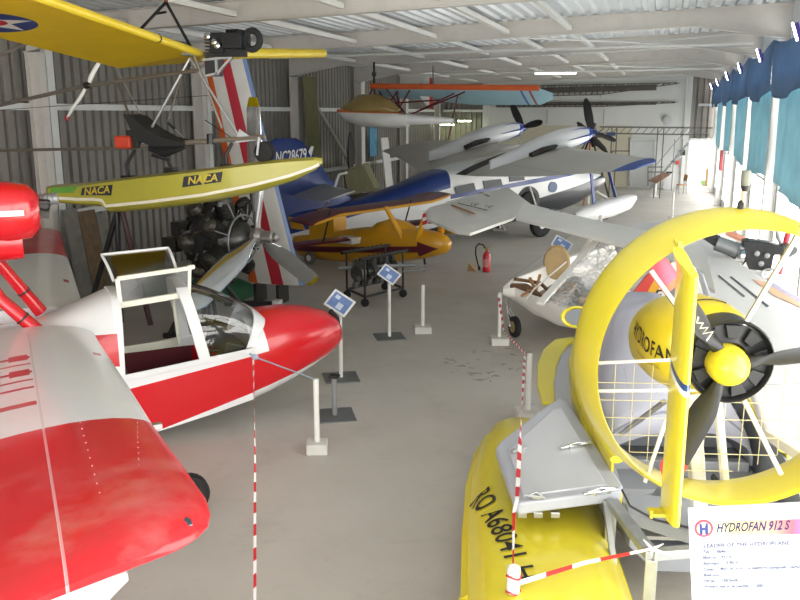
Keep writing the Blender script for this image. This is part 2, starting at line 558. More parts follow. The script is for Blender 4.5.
# fluorescent battens
tube_g = emit('fluorescent tubes', (1, 1, .97), 9)
tube_g2 = emit('greenish fluorescent tubes', (.9, 1, .6), 30)
def batten(loc, rz, L, lab, g):
    t = thing('fluorescent_lamp', lab, 'lamp', loc, rz)
    m = MB(); m.box((0, 0, .05), (L, .2, .06)); m.build('housing', M['white_steel'], t, smooth=0, bevel=.01)
    m = MB()
    for s in (-.05, .05): m.tube([(-L / 2 + .04, s, 0), (L / 2 - .04, s, 0)], .03, 8)
    m.build('tube', g, t)
    return t
t = batten((-4.1, 32.1, 5.22), 0, 1.55, 'bright fluorescent lamp hanging below the roof frames', tube_g)
for s in (-.6, .6):
    m = MB(); m.tube([(s, 0, .08), (s, 0, .5)], .01, 5); m.build('hanger', M['grey_metal'], t)
for (x, z, L) in ((-11.45, 3.18, .8), (-10.5, 3.38, .75)):
    t = batten((x, 45.0, z), 0, L, 'fluorescent lamp low on the end wall, ' + ('left one, near the corner' if x < -11 else 'right one beside the white boarding'), tube_g2)
    m = MB(); m.box((0, .45, .06), (.06, .9, .05)); m.build('bracket', M['grey_metal'], t, smooth=0)

# open hangar mouth behind the camera and pale overcast sky outside
W = bpy.data.worlds.new('world'); SC.world = W; W.use_nodes = True
bg = W.node_tree.nodes['Background']
bg.inputs[0].default_value = (.93, .96, 1.0, 1); bg.inputs[1].default_value = 2.0
L = bpy.data.lights.new('hangar_door_daylight', 'AREA'); L.shape = 'RECTANGLE'; L.size = 13; L.size_y = 4.4; L.energy = 1050; L.color = (1.0, .99, .97)
lo_ = bpy.data.objects.new('hangar_door_daylight', L); COL.objects.link(lo_)
lo_.location = (-4.8, YN - .3, 2.4); lo_.rotation_euler = (rad(90), 0, 0)
SC.view_settings.exposure = 0.15
# helper: where the line of sight through a photo pixel meets a plane, in a thing's own coordinates
def sight(px, py):
    a = (px - 400) / FOC; b = (300 - py) / FOC
    R = Vector((cos(YAW), sin(YAW), 0)); F = Vector((-sin(YAW) * cos(PITCH), cos(YAW) * cos(PITCH), -sin(PITCH)))
    U = R.cross(F)
    return F + R * a + U * b
def spot(px, py, x=None, y=None, z=None, loc=(0, 0, 0), rz=0):
    """point on the plane x=, y= or z= of a frame standing at loc and turned by rz degrees"""
    Q = Matrix.Rotation(rad(-rz), 3, 'Z')
    o = Q @ (Vector((0, 0, CAM_H)) - Vector(loc)); r = Q @ sight(px, py)
    t = (x - o.x) / r.x if x is not None else (y - o.y) / r.y if y is not None else (z - o.z) / r.z
    return o + r * t
# ------------------------------------------------------------------ red and white amphibian with engine on a pylon
RED = 'c4101c'; WHT = 'dedede'
amph = thing('amphibious_aircraft', 'red and white flying boat with open cockpit hatch and engine held above on red struts', 'aircraft', (-6.2, 8.1, 0), 42.6)
body_m = mat('white and red hull paint', WHT, .28, coat=.35, var=.03, vscale=1.5, paint=[
    (RED, [('h', (1, 0, .15), 1.99)]),                                               # nose
    (RED, [('h', (.14, 0, -1), -.70)]),                                              # side below the white band
    (RED, [('h', (-1, 0, 0), -.09), ('h', (0, 0, -1), -1.38)]),                      # side behind the hatch
    (WHT, [('h', (.26, 0, -1), -.04)]),                                             # white chine
])
rub = M['rubber']
def ring(x, bot, top, hw, n=28, ex=3.0, exb=2.2, split=.45):
    cz = bot + (top - bot) * split
    return sup(x, 0, cz, hw, top - cz, cz - bot, n, ex, exb)
# rear hull
m = MB()
m.loft([ring(-5.2, 1.25, 1.55, .06), ring(-4.2, 1.05, 1.55, .16), ring(-3, .62, 1.52, .33), ring(-2.2, .35, 1.42, .47), ring(-1.6, .3, 1.42, .55),
        ring(-1.55, .06, 1.42, .55, exb=4), ring(-.8, .02, 1.46, .58, exb=4), ring(-.35, .01, 1.62, .58, exb=4), ring(.1, .0, 1.79, .58, ex=3.2, exb=4)])
m.build('rear_hull', body_m, amph, smooth=40)
# nose
m = MB()
m.loft([ring(1.62, .27, 1.33, .55, ex=2.6, exb=3.4), ring(1.9, .35, 1.38, .53, ex=2.5, exb=3.2), ring(2.2, .45, 1.39, .48, ex=2.4, exb=3), ring(2.5, .57, 1.35, .40, ex=2.3, exb=2.6), ring(2.75, .68, 1.27, .29, ex=2.2), ring(2.9, .78, 1.16, .19, ex=2.1), ring(2.97, .85, 1.06, .1, ex=2)])
m.build('nose', body_m, amph, smooth=50)
m = MB(); m.tube([(2.8, -.22, .95), (2.9, -.15, .97), (2.97, 0, .98), (2.9, .15, .97), (2.8, .22, .95)], .03, 8); m.tube([(2.87, 0, .75), (2.965, 0, .92), (2.93, 0, 1.15), (2.84, 0, 1.25)], .035, 8)
m.build('bow_bumper', rub, amph)
# cabin tub: open shell between rear hull and nose
def ushape(x, bot, sill, hw, t):
    out = [(x, -hw, sill), (x, -hw * 1.0, bot + (sill - bot) * .45), (x, -hw * .95, bot + .1), (x, -hw * .5, bot + .03), (x, 0, bot), (x, hw * .5, bot + .03), (x, hw * .95, bot + .1), (x, hw, bot + (sill - bot) * .45), (x, hw, sill)]
    inn = [(x, y * (1 - t / hw), max(z, bot + .1) if abs(y) < hw * .85 else z) for x, y, z in out][::-1]
    return out + inn
m = MB(); m.loft([ushape(.1, .0, .87, .575, .05), ushape(.6, .07, .92, .57, .05), ushape(1.1, .16, .97, .565, .05), ushape(1.62, .27, 1.0, .555, .05)])
m.build('cabin_hull', body_m, amph, smooth=35)
dark_red = mat('dark red trim cloth', '5c1a22', .8)
m = MB()
for s in (-1, 1):
    m.box((.6, s * .49, .72), (1.0, .03, .28))
m.box((.62, 0, .4), (1.0, .9, .04)); m.build('cabin_lining', dark_red, amph, smooth=0)
for y in (-.26, .26):
    m = MB(); m.box((.42, y, .5), (.46, .42, .12)); m.box((.17, y, .68), (.1, .42, .42), (0, -.15, 0)); m.build('seat', M['black'], amph, smooth=0, bevel=.03)
m = MB(); m.box((1.42, 0, .98), (.25, .95, .22), (0, .3, 0)); m.build('instrument_panel', M['black'], amph, smooth=0, bevel=.02)
m = MB(); m.tube([(1.3, -.25, .95), (1.15, -.25, .98)], .015, 6); m.lathe((1.14, -.25, .98), (1, 0, .1), [(0, .13), (.02, .13)], 14); m.build('control_yoke', M['black'], amph)
# cabin frames
fr = M['white']
def arch(x0, z0, xt, zt, hw, w, mt, name, d=.035, tumble=.09):
    m = MB(); pts = []
    for k in range(17):
        a = PI * k / 16
        y = -cos(a); zz = sin(a) ** .5
        yy = math.copysign(abs(y) ** .6, y) * (hw - tumble * zz * .6)
        pts.append((x0 + (xt - x0) * zz, yy, z0 + (zt - z0) * zz))
    for (a, b) in zip(pts, pts[1:]):
        pass
    rings = []
    for p in pts:
        n = Vector((0, p[1], (p[2] - z0) * .9 + .05)).normalized()
        p = Vector(p); e = Vector((w / 2, 0, 0))
        rings.append([p - e, p + e, p + e - n * d, p - e - n * d])
    m.loft(rings); return m.build(name, mt, amph, smooth=40)
arch(.09, .87, .12, 1.8, .585, .1, fr, 'rear_arch')
arch(1.05, .96, .86, 1.85, .585, .13, fr, 'front_arch')
# roof centre spine joining arches (hatches hinge on it)
smoky = clear('smoky perspex', (.55, .54, .52), 0, .1)
# white sill strips
m = MB()
for s in (-1, 1): m.beam((.1, s * .58, .86), (1.66, s * .56, 1.0), .03, .07)
m.build('door_sill', fr, amph, smooth=0, bevel=.008)
# windshield in clear perspex with a white surround
g = MB()
def ws(u, v):
    a = PI * u; y = -cos(a)
    zz = abs(sin(a)) ** .55
    yy = math.copysign(abs(y) ** .62, y)
    hb = .52; 
    back = Vector((1.08 - .2 * zz, yy * (.55 - .05 * zz), .98 + (1.8 - .98) * zz))
    front = Vector((1.62 + .2 * zz, yy * hb * .95, 1.02 + .34 * zz))
    p = back.lerp(front, v); p.z += .07 * sin(PI * v) * zz
    return p
g.grid(ws, 28, 10)
g.build('windshield', M['glass'], amph, smooth=60)
m = MB(); rings = []
for k in range(29):
    u = k / 28; p = ws(u, 1); q = ws(u, .9)
    dd = (p - q).normalized(); n = Vector((0, p.y, p.z - .7)).normalized()
    wd = .015 + .06 * sin(PI * u)
    rings.append([q + n * .012, p + dd * wd + n * .012, p + dd * wd - n * .02, q - n * .01])
m.loft(rings); m.build('windshield_surround', fr, amph, smooth=40)
# raised gull-wing hatch (near side) with its glazed panel, opened upward
m = MB()
def hf(u, v):      # curved outer panel, standing up from the spine
    x = .06 + .72 * u + .06 * v * u
    return Vector((x + .07 * (1 - v), .08 + .16 * v - .30 * (1 - v), 1.92 + .36 * v - .12 * v * v + .03 * u))
m.grid(hf, 8, 8); m.build('hatch_skin', clear('lightly tinted perspex', (.80, .79, .78), .35, .15), amph, smooth=60, solid=.004)
m = MB()
rim = [hf(0, i / 8) for i in range(9)] + [hf(i / 8, 1) for i in range(1, 9)] + [hf(1, 1 - i / 8) for i in range(1, 9)]
m.tube(rim, .018, 6); m.build('hatch_rim', fr, amph)
cream = mat('cream hatch frame', 'd9d7c6', .4)
a_, b_, c_, d_ = (.16, -.3, 1.96), (.98, -.3, 2.02), (.95, -.34, 1.72), (.17, -.34, 1.66)
m = MB(); m.beam(a_, b_, .05, .05); m.beam(d_, c_, .05, .07); m.beam(a_, d_, .05, .05); m.beam(b_, c_, .04, .04); m.box((1.0, -.3, 2.03), (.08, .05, .05))
m.build('hatch_frame', cream, amph, smooth=0, bevel=.008)
m = MB(); m.prism([a_, b_, c_, d_], (0, .01, 0)); m.build('hatch_pane', smoky, amph, smooth=0)
# inner upright behind the hatch opening
m = MB(); m.beam((.93, .4, .92), (.88, .42, 1.7), .04, .05); m.beam((.15, .5, .89), (.95, .5, .92), .04, .1); m.build('far_door_frame', cream, amph, smooth=0, bevel=.008)

# wings
wing_m = mat('white wing with red tips', 'dcdcdb', .3, coat=.3, var=.025, vscale=1.2, dirt=('c4c0b8', 1.2, .25), paint=[
    (RED, [('h', (.0, -1, 0), 4.28)]), (RED, [('h', (0, 1, 0), 3.72)])] + [
    ('b8424a', [('h', (-1, 0, 0), .84), ('h', (0, -1, 0), a), ('h', (0, 1, 0), -b)]) for a, b in ((1.95, 2.03), (2.25, 2.3), (2.55, 2.63), (2.85, 2.9), (3.1, 3.16), (3.55, 3.66))] + [
    ('b8424a', [('h', (-1, 0, 0), .86), ('h', (1, 0, 0), -1.02), ('h', (0, -1, 0), a), ('h', (0, 1, 0), -b)]) for a, b in ((1.88, 2.1), (2.48, 2.7))] + [
    ('c9c7c3', [('h', (-1, 0, 0), .815), ('h', (1, 0, 0), -.83), ('h', (0, -1, 0), .9)]),
    ('d8898c', [('h', (-1, 0, 0), .815), ('h', (1, 0, 0), -.828), ('h', (0, -1, 0), 4.3)]),
    ('b02028', [('h', (-1, 0, 0), .22), ('h', (1, 0, 0), -.29), ('h', (0, -1, 0), 1.9), ('h', (0, 1, 0), -2.02)]),
    ('b02028', [('h', (-1, 0, 0), .22), ('h', (1, 0, 0), -.29), ('h', (0, 1, 0), 1.9), ('h', (0, -1, 0), -2.06)])])
for s in (-1, 1):
    m = MB()
    def st(y, z, lx, tx, t=.15): return ((lx, s * y, z), (tx, s * y, z - .02), t)
    m.wing([st(.5, 1.37, -.14, -2.1), st(1.5, 1.43, -.13, -1.95), st(3, 1.53, -.11, -1.75, .145), st(4.3, 1.61, -.10, -1.55, .14), st(5.4, 1.685, -.07, -1.42, .13),
            ((-.06, s * 5.8, 1.71), (-1.4, s * 6.0, 1.68), .13), ((-.08, s * 6.0, 1.71), (-1.38, s * 6.22, 1.68), .115), ((-.12, s * 6.12, 1.705), (-1.36, s * 6.38, 1.68), .10), ((-.19, s * 6.2, 1.70), (-1.34, s * 6.5, 1.675), .075), ((-.28, s * 6.25, 1.69), (-1.3, s * 6.58, 1.67), .04)], n=14, camber=.02)
    w = m.build('wing', wing_m, amph, smooth=40)
    if s < 0:
        m = MB(); m.lathe((-.23, -6.08, 1.735), (.2, -1, 0), [(-.03, .03), (.03, .034), (.07, .02), (.08, .004)], 12); m.build('navigation_light', mat('blue green lens', '123440', .1, coat=1), w)
        m = MB()
        for k in range(15): m.sphere((-.25 - .012 * k, -4.6 - .09 * k, 1.776), .004, 5, 3)
        for k in range(11): m.sphere((-.6, -4.5 - .13 * k, 1.80), .004, 5, 3)
        m.build('rivet_line', mat('pale rivets', 'e0a0a0', .4), w)
        m = MB(); m.box((-.09, -4.28, 1.61), (.09, .05, .04)); m.build('stall_sensor', M['alu'], w, smooth=0)
    # sponson float under the outer wing
    m = MB()
    m.loft([sup(x, s * 5.25, z, hw, ht, hb, 16, 2.4, 2) for x, z, hw, ht, hb in ((-2.45, 1.0, .04, .05, .05), (-2.1, 1.0, .15, .14, .17), (-1.5, .98, .22, .18, .26), (-.95, .98, .22, .17, .24), (-.65, 1.0, .15, .11, .14), (-.45, 1.04, .03, .03, .03))])
    m.prism([(-1.5, s * 5.25 - .03, 1.1), (-.9, s * 5.25 - .03, 1.1), (-.7, s * 5.25 - .03, 1.66), (-1.2, s * 5.25 - .03, 1.66)], (0, .06, 0))
    m.build('wing_float', M['white'], amph, smooth=50)
    # main wheel leg
m = MB(); m.wheel((.42, -2.5, .21), (0, 1, 0), .21, .16); m.build('wheel', rub, amph)
m = MB(); m.lathe((.42, -2.5, .21), (0, 1, 0), [(-.05, .11), (.05, .11)], 16); m.build('wheel_hub', M['alu'], amph)
m = MB(); m.tube([(.42, -2.38, .21), (.1, -2.2, .8), (-.4, -2.1, 1.42)], .04, 8); m.build('landing_gear_leg', M['alu'], amph)
m = MB(); m.wheel((.45, 1.3, .27), (0, 1, 0), .27, .18); m.build('wheel', rub, amph)
# tail
m = MB(); m.prism([(-4.1, -.04, 1.5), (-5.2, -.04, 1.5), (-5.6, -.04, 3.0), (-4.9, -.04, 3.0)], (0, .08, 0)); m.build('tail_fin', body_m, amph, smooth=0, bevel=.02)

# engine pylon legs and nacelle
rp = mat('glossy red enamel', 'd01320', .22, coat=.6, var=.04)
for y in (-.2, .24):
    yy = -.42 if y < 0 else .34
    ft = spot(40, 333, y=yy, loc=(-6.2, 8.1, 0), rz=42.6) if y < 0 else spot(41, 312, y=yy, loc=(-6.2, 8.1, 0), rz=42.6)
    up = spot(0, 299, y=yy * .9, loc=(-6.2, 8.1, 0), rz=42.6) if y < 0 else spot(0, 264, y=yy * .9, loc=(-6.2, 8.1, 0), rz=42.6)
    tp = Vector((-1.45, yy * .4, 2.62))
    m = MB(); m.tube([ft, up, tp], [.10, .085, .08], 14, flat=.8); m.build('pylon_strut', rp, amph)
    q = ft.lerp(up, .42); m = MB(); m.tube([q, q + (up - ft).normalized() * .02], .10, 14, flat=.8); m.build('strut_collar', M['black'], amph)
m = MB()
m.loft([sup(x, 0, z, hw, h, h, 20, 2.8) for x, z, hw, h in ((-2.6, 2.78, .05, .05), (-2.0, 2.8, .22, .2), (-1.4, 2.78, .28, .3), (-.9, 2.75, .29, .33), (-.68, 2.74, .26, .3), (-.58, 2.74, .18, .2))])
m.build('engine_nacelle', mat('red nacelle with white flash', 'd01320', .22, coat=.6, var=.04, paint=[(WHT, [('h', (0, -.0, 1), 2.72), ('h', (0, 0, -1), -2.78), ('h', (-1, 0, 0), .74)])]), amph, smooth=60)
m = MB(); m.loft([sup(x, 0, 2.4, .14, h, h, 16, 2.6) for x, h in ((-1.6, .12), (-1.0, .2), (-.78, .18))]); m.build('lower_cowl', rp, amph, smooth=50)
m = MB(); m.lathe((-.58, -.02, 2.86), (1, 0, .05), [(0, .05), (.04, .07), (.05, .055), (.09, .07), (.1, .056), (.14, .072), (.15, .06), (.2, .07), (.21, .03)], 18); m.build('exhaust_stub', M['grey_metal'], amph)
m = MB()
for i in range(6):
    a = i * 1.05
    m.tube([(-.6, .12 * cos(a), 2.78 + .1 * sin(a)), (-.5, .13 * cos(a + .5), 2.8 + .12 * sin(a + .5)), (-.45, .06 * cos(a + 1.5), 2.84)], .012, 5)
m.box((-.53, .02, 2.74), (.1, .22, .16)); m.build('engine_hoses', M['dark_metal'], amph)
# ------------------------------------------------------------------ yellow ducted-fan seaplane, seen from behind
HL, HR = (.44, 5.5, 0), 104
def hs(px, py, **k): return spot(px, py, loc=HL, rz=HR, **k)
fan = thing('ducted_fan_seaplane', 'yellow and grey seaplane with a big yellow propeller ring at the near right', 'aircraft', HL, HR)
YEL = 'd8c934'
gel = mat('yellow gelcoat gloss', YEL, .3, coat=.3, var=.03, vscale=1.2)
hgrey = mat('light grey hull gelcoat', 'a9acb4', .4, coat=.1, var=.03, vscale=2)
dgrey = mat('grey deck paint', '8e929a', .55, var=.06, vscale=4)
ZC, RO = 2.26, .96
# duct ring: revolved aerofoil section
m = MB(); rings = []
prof = [(-.13, -.03), (-.10, -.018), (0, .012), (.15, .042), (.28, .055), (.34, .05), (.365, .03), (.35, .012), (.25, .0), (.1, -.018), (-.05, -.034), (-.12, -.036)]
for k in range(97):
    a = 2 * PI * k / 96
    rings.append([(x, -.07 + (RO - .035 + r) * cos(a), ZC - .03 + (RO - .035 + r) * sin(a)) for x, r in prof])
m.loft(rings, caps=False); m.build('duct_ring', gel, fan, smooth=50)
# rudder behind the fan
m = MB(); 
rud = []
for z, yy, dx in ((1.36, .37, 0), (1.4, .37, 0), (2.9, .375, 0), (2.98, .40, .1)):
    ring_ = []
    for k in range(16):
        a = 2 * PI * k / 16
        ring_.append((-.33 + dx / 2 + (.17 - dx / 2) * cos(a), yy + .04 * math.copysign(abs(sin(a)) ** .8, sin(a)) , z + (.04 * cos(a) if z > 2.95 else 0)))
    rud.append(ring_)
m.loft(rud)
m.build('rudder', mat('yellow rudder with blue stripe', YEL, .3, coat=.3, var=.03, paint=[('e8e8e8', [('h', (-.35, 0, 1), 2.36), ('h', (.35, 0, -1), -2.395)]), ('2a4a78', [('h', (-.35, 0, 1), 2.395), ('h', (.35, 0, -1), -2.435)])]), fan, smooth=50)
m = MB(); m.tube([(-.2, .385, 2.95), (-.12, .38, 3.02), (-.05, .38, 3.04)], .014, 8); m.box((-.16, .38, 3.0), (.03, .03, .1)); m.build('rudder_hinge', gel, fan)
m = MB(); m.box((-.33, .43, 1.375), (.1, .14, .02)); m.tube([(-.36, .49, 1.35), (-.36, .49, 1.4)], .012, 6); m.build('rudder_horn', gel, fan, smooth=0, bevel=.004)
# spinner, fan hub cowl
HX = -.1
m = MB(); m.lathe((HX + .03, .01, ZC), (-1, 0, 0), [(-.06, .125), (0, .128), (.05, .123), (.09, .108), (.12, .083), (.14, .048), (.15, .012)], 32); sp = m.build('spinner', gel, fan)
m = MB(); m.lathe((.05, -.03, ZC), (-1, 0, 0), [(-.22, .27), (-.02, .275), (.05, .275), (.065, .265), (.05, .255), (0, .25), (0, .16), (.02, .12)], 40, caps=False); m.build('hub_cowl', mat('satin black cowl', '26272a', .4), fan, smooth=30)
for i in range(9):
    a = i * 2 * PI / 9 + .2
    m = MB()
    ys, zs = cos(a), sin(a)
    t = (-sin(a), cos(a))
    q = [(.15, -.03), (.235, -.05), (.235, .05), (.15, .03)]
    m.prism([(.01, -.03 + r * ys + w * t[0], ZC + r * zs + w * t[1]) for r, w in q], (.03, 0, 0)); m.build('cooling_vent', mat('dark vent', '2c2d2f', .6) if i == 0 else bpy.data.materials['dark vent'], fan, smooth=0, bevel=.004)
# propeller
for i, (dy, dz) in enumerate(((-80, 104), (72, 12), (-46, -106))):
    a = math.atan2(dz, -dy)
    ca, sa = cos(a), sin(a)
    m = MB(); rings = []
    L = .84
    for k in range(15):
        s = k / 14; r = .10 + (L - .10) * s
        ch = .05 + .135 * min(1, s * 3.2) * (1 - .28 * s); ch *= (1 if s < .93 else max(.25, 1 - (s - .93) * 8))
        tw = rad(48 - 30 * s); th = .022 * (1 - .6 * s) + (.02 if s < .08 else 0)
        ring_ = []
        for j in range(12):
            b = 2 * PI * j / 12
            c_ = ch / 2 * cos(b); t_ = th * sin(b)
            u_ = c_ * cos(tw) - t_ * sin(tw); x_ = c_ * sin(tw) + t_ * cos(tw)
            ring_.append((HX + .03 + x_, r * ca - u_ * sa, ZC + r * sa + u_ * ca))
        rings.append(ring_)
    m.loft(rings)
    tipd = (0, ca, sa); dd = ZC * sa
    blade_m = mat('dark blade', '2a2b2d', .42, paint=[('e23a30', [('h', tipd, .70 + dd)])] if i == 2 else ([('d0506c', [('h', tipd, .66 + dd)]), ('c8603a', [('h', tipd, .62 + dd), ('h', tuple(-q for q in tipd), -(.66 + dd))])] if i == 0 else None))
    b_ = m.build('propeller_blade', blade_m, fan, smooth=60)
    if i == 0:
        b_['label'] = 'blade pointing up with pink and white tip'
        # white leading edge strip and scribble mark
        m = MB(); pts = []
        for k in range(9):
            s = .45 + .5 * k / 8; r = .10 + (L - .10) * s; u_ = -.052
            pts.append((HX - .012, r * ca - u_ * sa, ZC + r * sa + u_ * ca))
        m.tube(pts, .014, 8); m.build('leading_edge_strip', M['white'], b_)
        m = MB(); zz = [(.24, -.03), (.27, .03), (.29, -.025), (.31, .02), (.33, -.02), (.35, .012), (.37, -.015), (.40, .01)]
        m.tube([(HX - .03 - .012 * (u > 0), r * ca - u * sa, ZC + r * sa + u * ca) for r, u in zz], .006, 6); m.build('maker_mark', M['white'], b_)
    else:
        m = MB(); m.tube([(HX + .05, (.5 + .36 * k / 5) * ca + .058 * sa, ZC + (.5 + .36 * k / 5) * sa - .058 * ca) for k in range(6)], .009, 6)
        if i == 2: m.build('leading_edge_strip', mat('cream edge strip', 'd8c896', .4), b_)
# engine pod
pc = (.0, .12, ZC - .02)
m = MB()
m.loft([sup(x, yy, zz, r, r, r, 28, 2.1) for x, yy, zz, r in ((.22, .0, 2.26, .27), (.3, .03, 2.255, .32), (.42, .06, 2.25, .345), (.65, .08, 2.22, .35), (.9, .1, 2.18, .32), (1.15, .12, 2.14, .25), (1.35, .13, 2.1, .13), (1.4, .13, 2.1, .05))])
pod = m.build('engine_pod', mat('yellow pod', 'd6c22e', .35, coat=.3, var=.03), fan, smooth=60)
def podfn(dz, da=0):
    def f(u, v):
        # wrap round the left rear flank
        x = .62 - u * .55
        r = .395 * (1 - max(0, (.45 - x)) * .35)
        a = rad(168) - (v + dz) / .39
        return (x, .145 + r * cos(a) * -1 * -1, 2.225 + r * sin(a))
    return f
def pod_map(z0):
    def f(u, v):
        s = .16 + .5 - .5
        x = .76 - (u * .62)
        xs = [(.22, .0, .27), (.3, .03, .32), (.42, .06, .345), (.65, .08, .35), (.9, .1, .32)]
        for (x0, y0, r0), (x1, y1, r1) in zip(xs, xs[1:]):
            if x <= x1 or x1 == .9:
                t = max(0, min(1, (x - x0) / (x1 - x0))); yy = y0 + (y1 - y0) * t; r = r0 + (r1 - r0) * t; break
        a = (z0 + v) / .38
        return (x, yy + (r + .006) * cos(a), 2.235 + (r + .006) * sin(a))
    return f
text_on('HYDROFAN', .165, lambda u, v: pod_map(.02 - u * .12)(u + .5, v), M['black_ink'], pod, 'lettering', 0, .002, .95, 'CENTER')
text_on('hydroplane fan conversion', .045, lambda u, v: pod_map(-.11 - u * .12)(u + .5, v), mat('brown ink', '7a6a2a', .6), pod, 'lettering')
m = MB(); m.tube([(.34, .04 + .335 * cos(1.95 - .12 * k), 2.255 + .335 * sin(1.95 - .12 * k)) for k in range(8)], .004, 5); m.build('panel_seam', M['black_ink'], pod)
# pod pylon and stays
m = MB()
m.beam((.35, .1, 1.95), (.55, -.12, .75), .12, .1); m.beam((.28, -.05, 1.98), (.45, -.3, .75), .07, .05); m.build('pod_pylon', M['white_steel'], fan, smooth=0, bevel=.01)
def stay(a, b, r, mt=None):
    m = MB(); m.tube([a, b], r, 8); return m.build('stay_rod', mt or M['matt_white'], fan)
stay(hs(598, 363, x=.02), hs(690, 359, x=.02), .011); stay(hs(598, 391, x=.02), hs(700, 390, x=.02), .011)
stay(hs(765, 386, x=.02), hs(866, 384, x=.02), .011, M['alu'])
stay(hs(676, 392, x=.04), hs(645, 482, x=.02), .014); stay(hs(744, 400, x=.04), hs(781, 474, x=.02), .016)
stay(hs(829, 182, x=.03), hs(744, 325, x=.03), .019, M['alu'])
stay(hs(664, 402, x=.3), hs(621, 434, x=.9), .02, M['alu'])
# wire guard in front of the propeller disc
m = MB(); gx = .3
for k in range(-7, 8):
    w = k * .125
    h = math.sqrt(max(0, (RO - .06) ** 2 - w * w))
    m.tube([(gx, w, ZC - h), (gx, w, ZC - .12)], .003, 5)
    if k < -1: m.tube([(gx, -h, ZC + w), (gx, h, ZC + w)], .0035, 5)
m.build('wire_guard', mat('cream coated wire', 'cfc8a0', .5), fan)
# main hull: open tub with grey sides and rolled yellow gunwales
CY = -.33
def hullring(x, hw, zb, zt, t=.03):
    o = [(x, CY - hw, zt), (x, CY - hw, zb + .2), (x, CY - hw * .7, zb), (x, CY + hw * .7, zb), (x, CY + hw, zb + .2), (x, CY + hw, zt)]
    i = [(x, CY + hw - t, zt), (x, CY + hw - t, zb + .26), (x, CY + hw * .66, zb + .2), (x, CY - hw * .66, zb + .2), (x, CY - hw + t, zb + .26), (x, CY - hw + t, zt)]
    return o + i
m = MB(); m.loft([hullring(.75, .68, .35, .72), hullring(1.3, .74, .33, .98), hullring(2.5, .78, .3, 1.05), hullring(3.4, .74, .3, 1.1), hullring(4.2, .55, .36, 1.16), hullring(4.8, .3, .5, 1.2), hullring(5.1, .1, .7, 1.2)])
m.build('hull', dgrey, fan, smooth=30)
m = MB(); m.box((1.75, CY, .6), (1.9, 1.36, .03)); m.build('deck_floor', mat('tan grey deck', 'a9a79d', .6, paint=[('8e929a', [('h', (1, 0, 0), 1.55)])]), fan, smooth=0)
m = MB()
m.box((1.45, CY, .64), (.12, 1.3, .08)); m.box((2.1, CY, .66), (.1, 1.3, .1)); m.box((2.65, CY, .8), (.04, 1.4, .4)); m.build('deck_frame', hgrey, fan, smooth=0, bevel=.01)
m = MB(); m.lathe((1.75, CY + .02, .62), (0, 0, 1), [(0, .09), (.1, .09), (.12, .11), (.2, .11), (.22, .07), (.26, .07)], 20); m.build('fuel_filler', M['grey_metal'], fan)
m = MB(); m.prism([(1.0, CY + .25, .63), (1.5, CY + .35, .63), (1.15, CY + .32, .95)], (0, -.02, 0)); m.prism([(.95, CY + .12, .63), (1.25, CY - .02, .63), (.95, CY + .02, .85)], (.02, 0, 0)); m.build('gusset_plate', hgrey, fan, smooth=0)
m = MB(); m.tube([(1.6, CY - .25, .7), (1.65, CY - .2, .75), (1.7, CY - .22, .7)], .02, 6); m.box((1.2, CY - .1, .65), (.12, .04, .04), (0, 0, .5)); m.box((1.05, CY - .3, .65), (.1, .03, .03), (0, 0, -.4)); m.build('deck_fittings', M['dark_metal'], fan)
for s, x0 in ((1, 1.2), (-1, 1.5)):
    m = MB()
    pts = [(x0, CY + s * .72, 1.07), (2.5, CY + s * .78, 1.1), (3.4, CY + s * .74, 1.14), (4.2, CY + s * .55, 1.2)]
    m.tube(pts, .055, 12, flat=.6); m.beam((x0, CY + s * .75, .99), (2.5, CY + s * .8, 1.03), .02, .16)
    m.build('gunwale', gel, fan, smooth=40)
# outer yellow strake beside the locker, sweeping forward round the bow
def pathband(name, mt, pts, w, t):
    m = MB(); rings = []
    for i, p in enumerate(pts):
        p = Vector(p); d = (Vector(pts[min(i + 1, len(pts) - 1)]) - Vector(pts[max(0, i - 1)])).normalized(); n = Vector((-d.y, d.x, 0)).normalized()
        ww = w[i] if isinstance(w, (list, tuple)) else w
        rings.append([p - n * ww / 2, p + n * ww / 2, p + n * ww / 2 - Vector((0, 0, t)), p - n * ww / 2 - Vector((0, 0, t))])
    m.loft(rings); return m.build(name, mt, fan, smooth=40, bevel=.008)
pathband('strake', gel, [hs(617, 492, z=.93), hs(604, 462, z=.94), hs(588, 425, z=.95), hs(576, 395, z=.96), hs(572, 360, z=.97), hs(577, 335, z=1.0)], [.09, .10, .10, .09, .08, .06], .12)
pathband('bow_chine', gel, [hs(550, 402, z=.80), hs(546, 385, z=.84), hs(547, 365, z=.88), hs(553, 350, z=.92), hs(562, 341, z=.96), hs(574, 338, z=1.0)], [.16, .19, .22, .24, .22, .12], .04)
m = MB(); p4 = [hs(x, y, z=z) for x, y, z in ((556, 404, .88), (554, 380, .9), (561, 355, .95), (572, 345, .98), (582, 350, .95), (580, 380, .93), (592, 425, .92), (606, 462, .9), (612, 480, .88), (585, 450, .86), (568, 415, .86))]
m.prism(p4, (0, 0, -.25)); m.build('side_deck', hgrey, fan, smooth=0, bevel=.02)
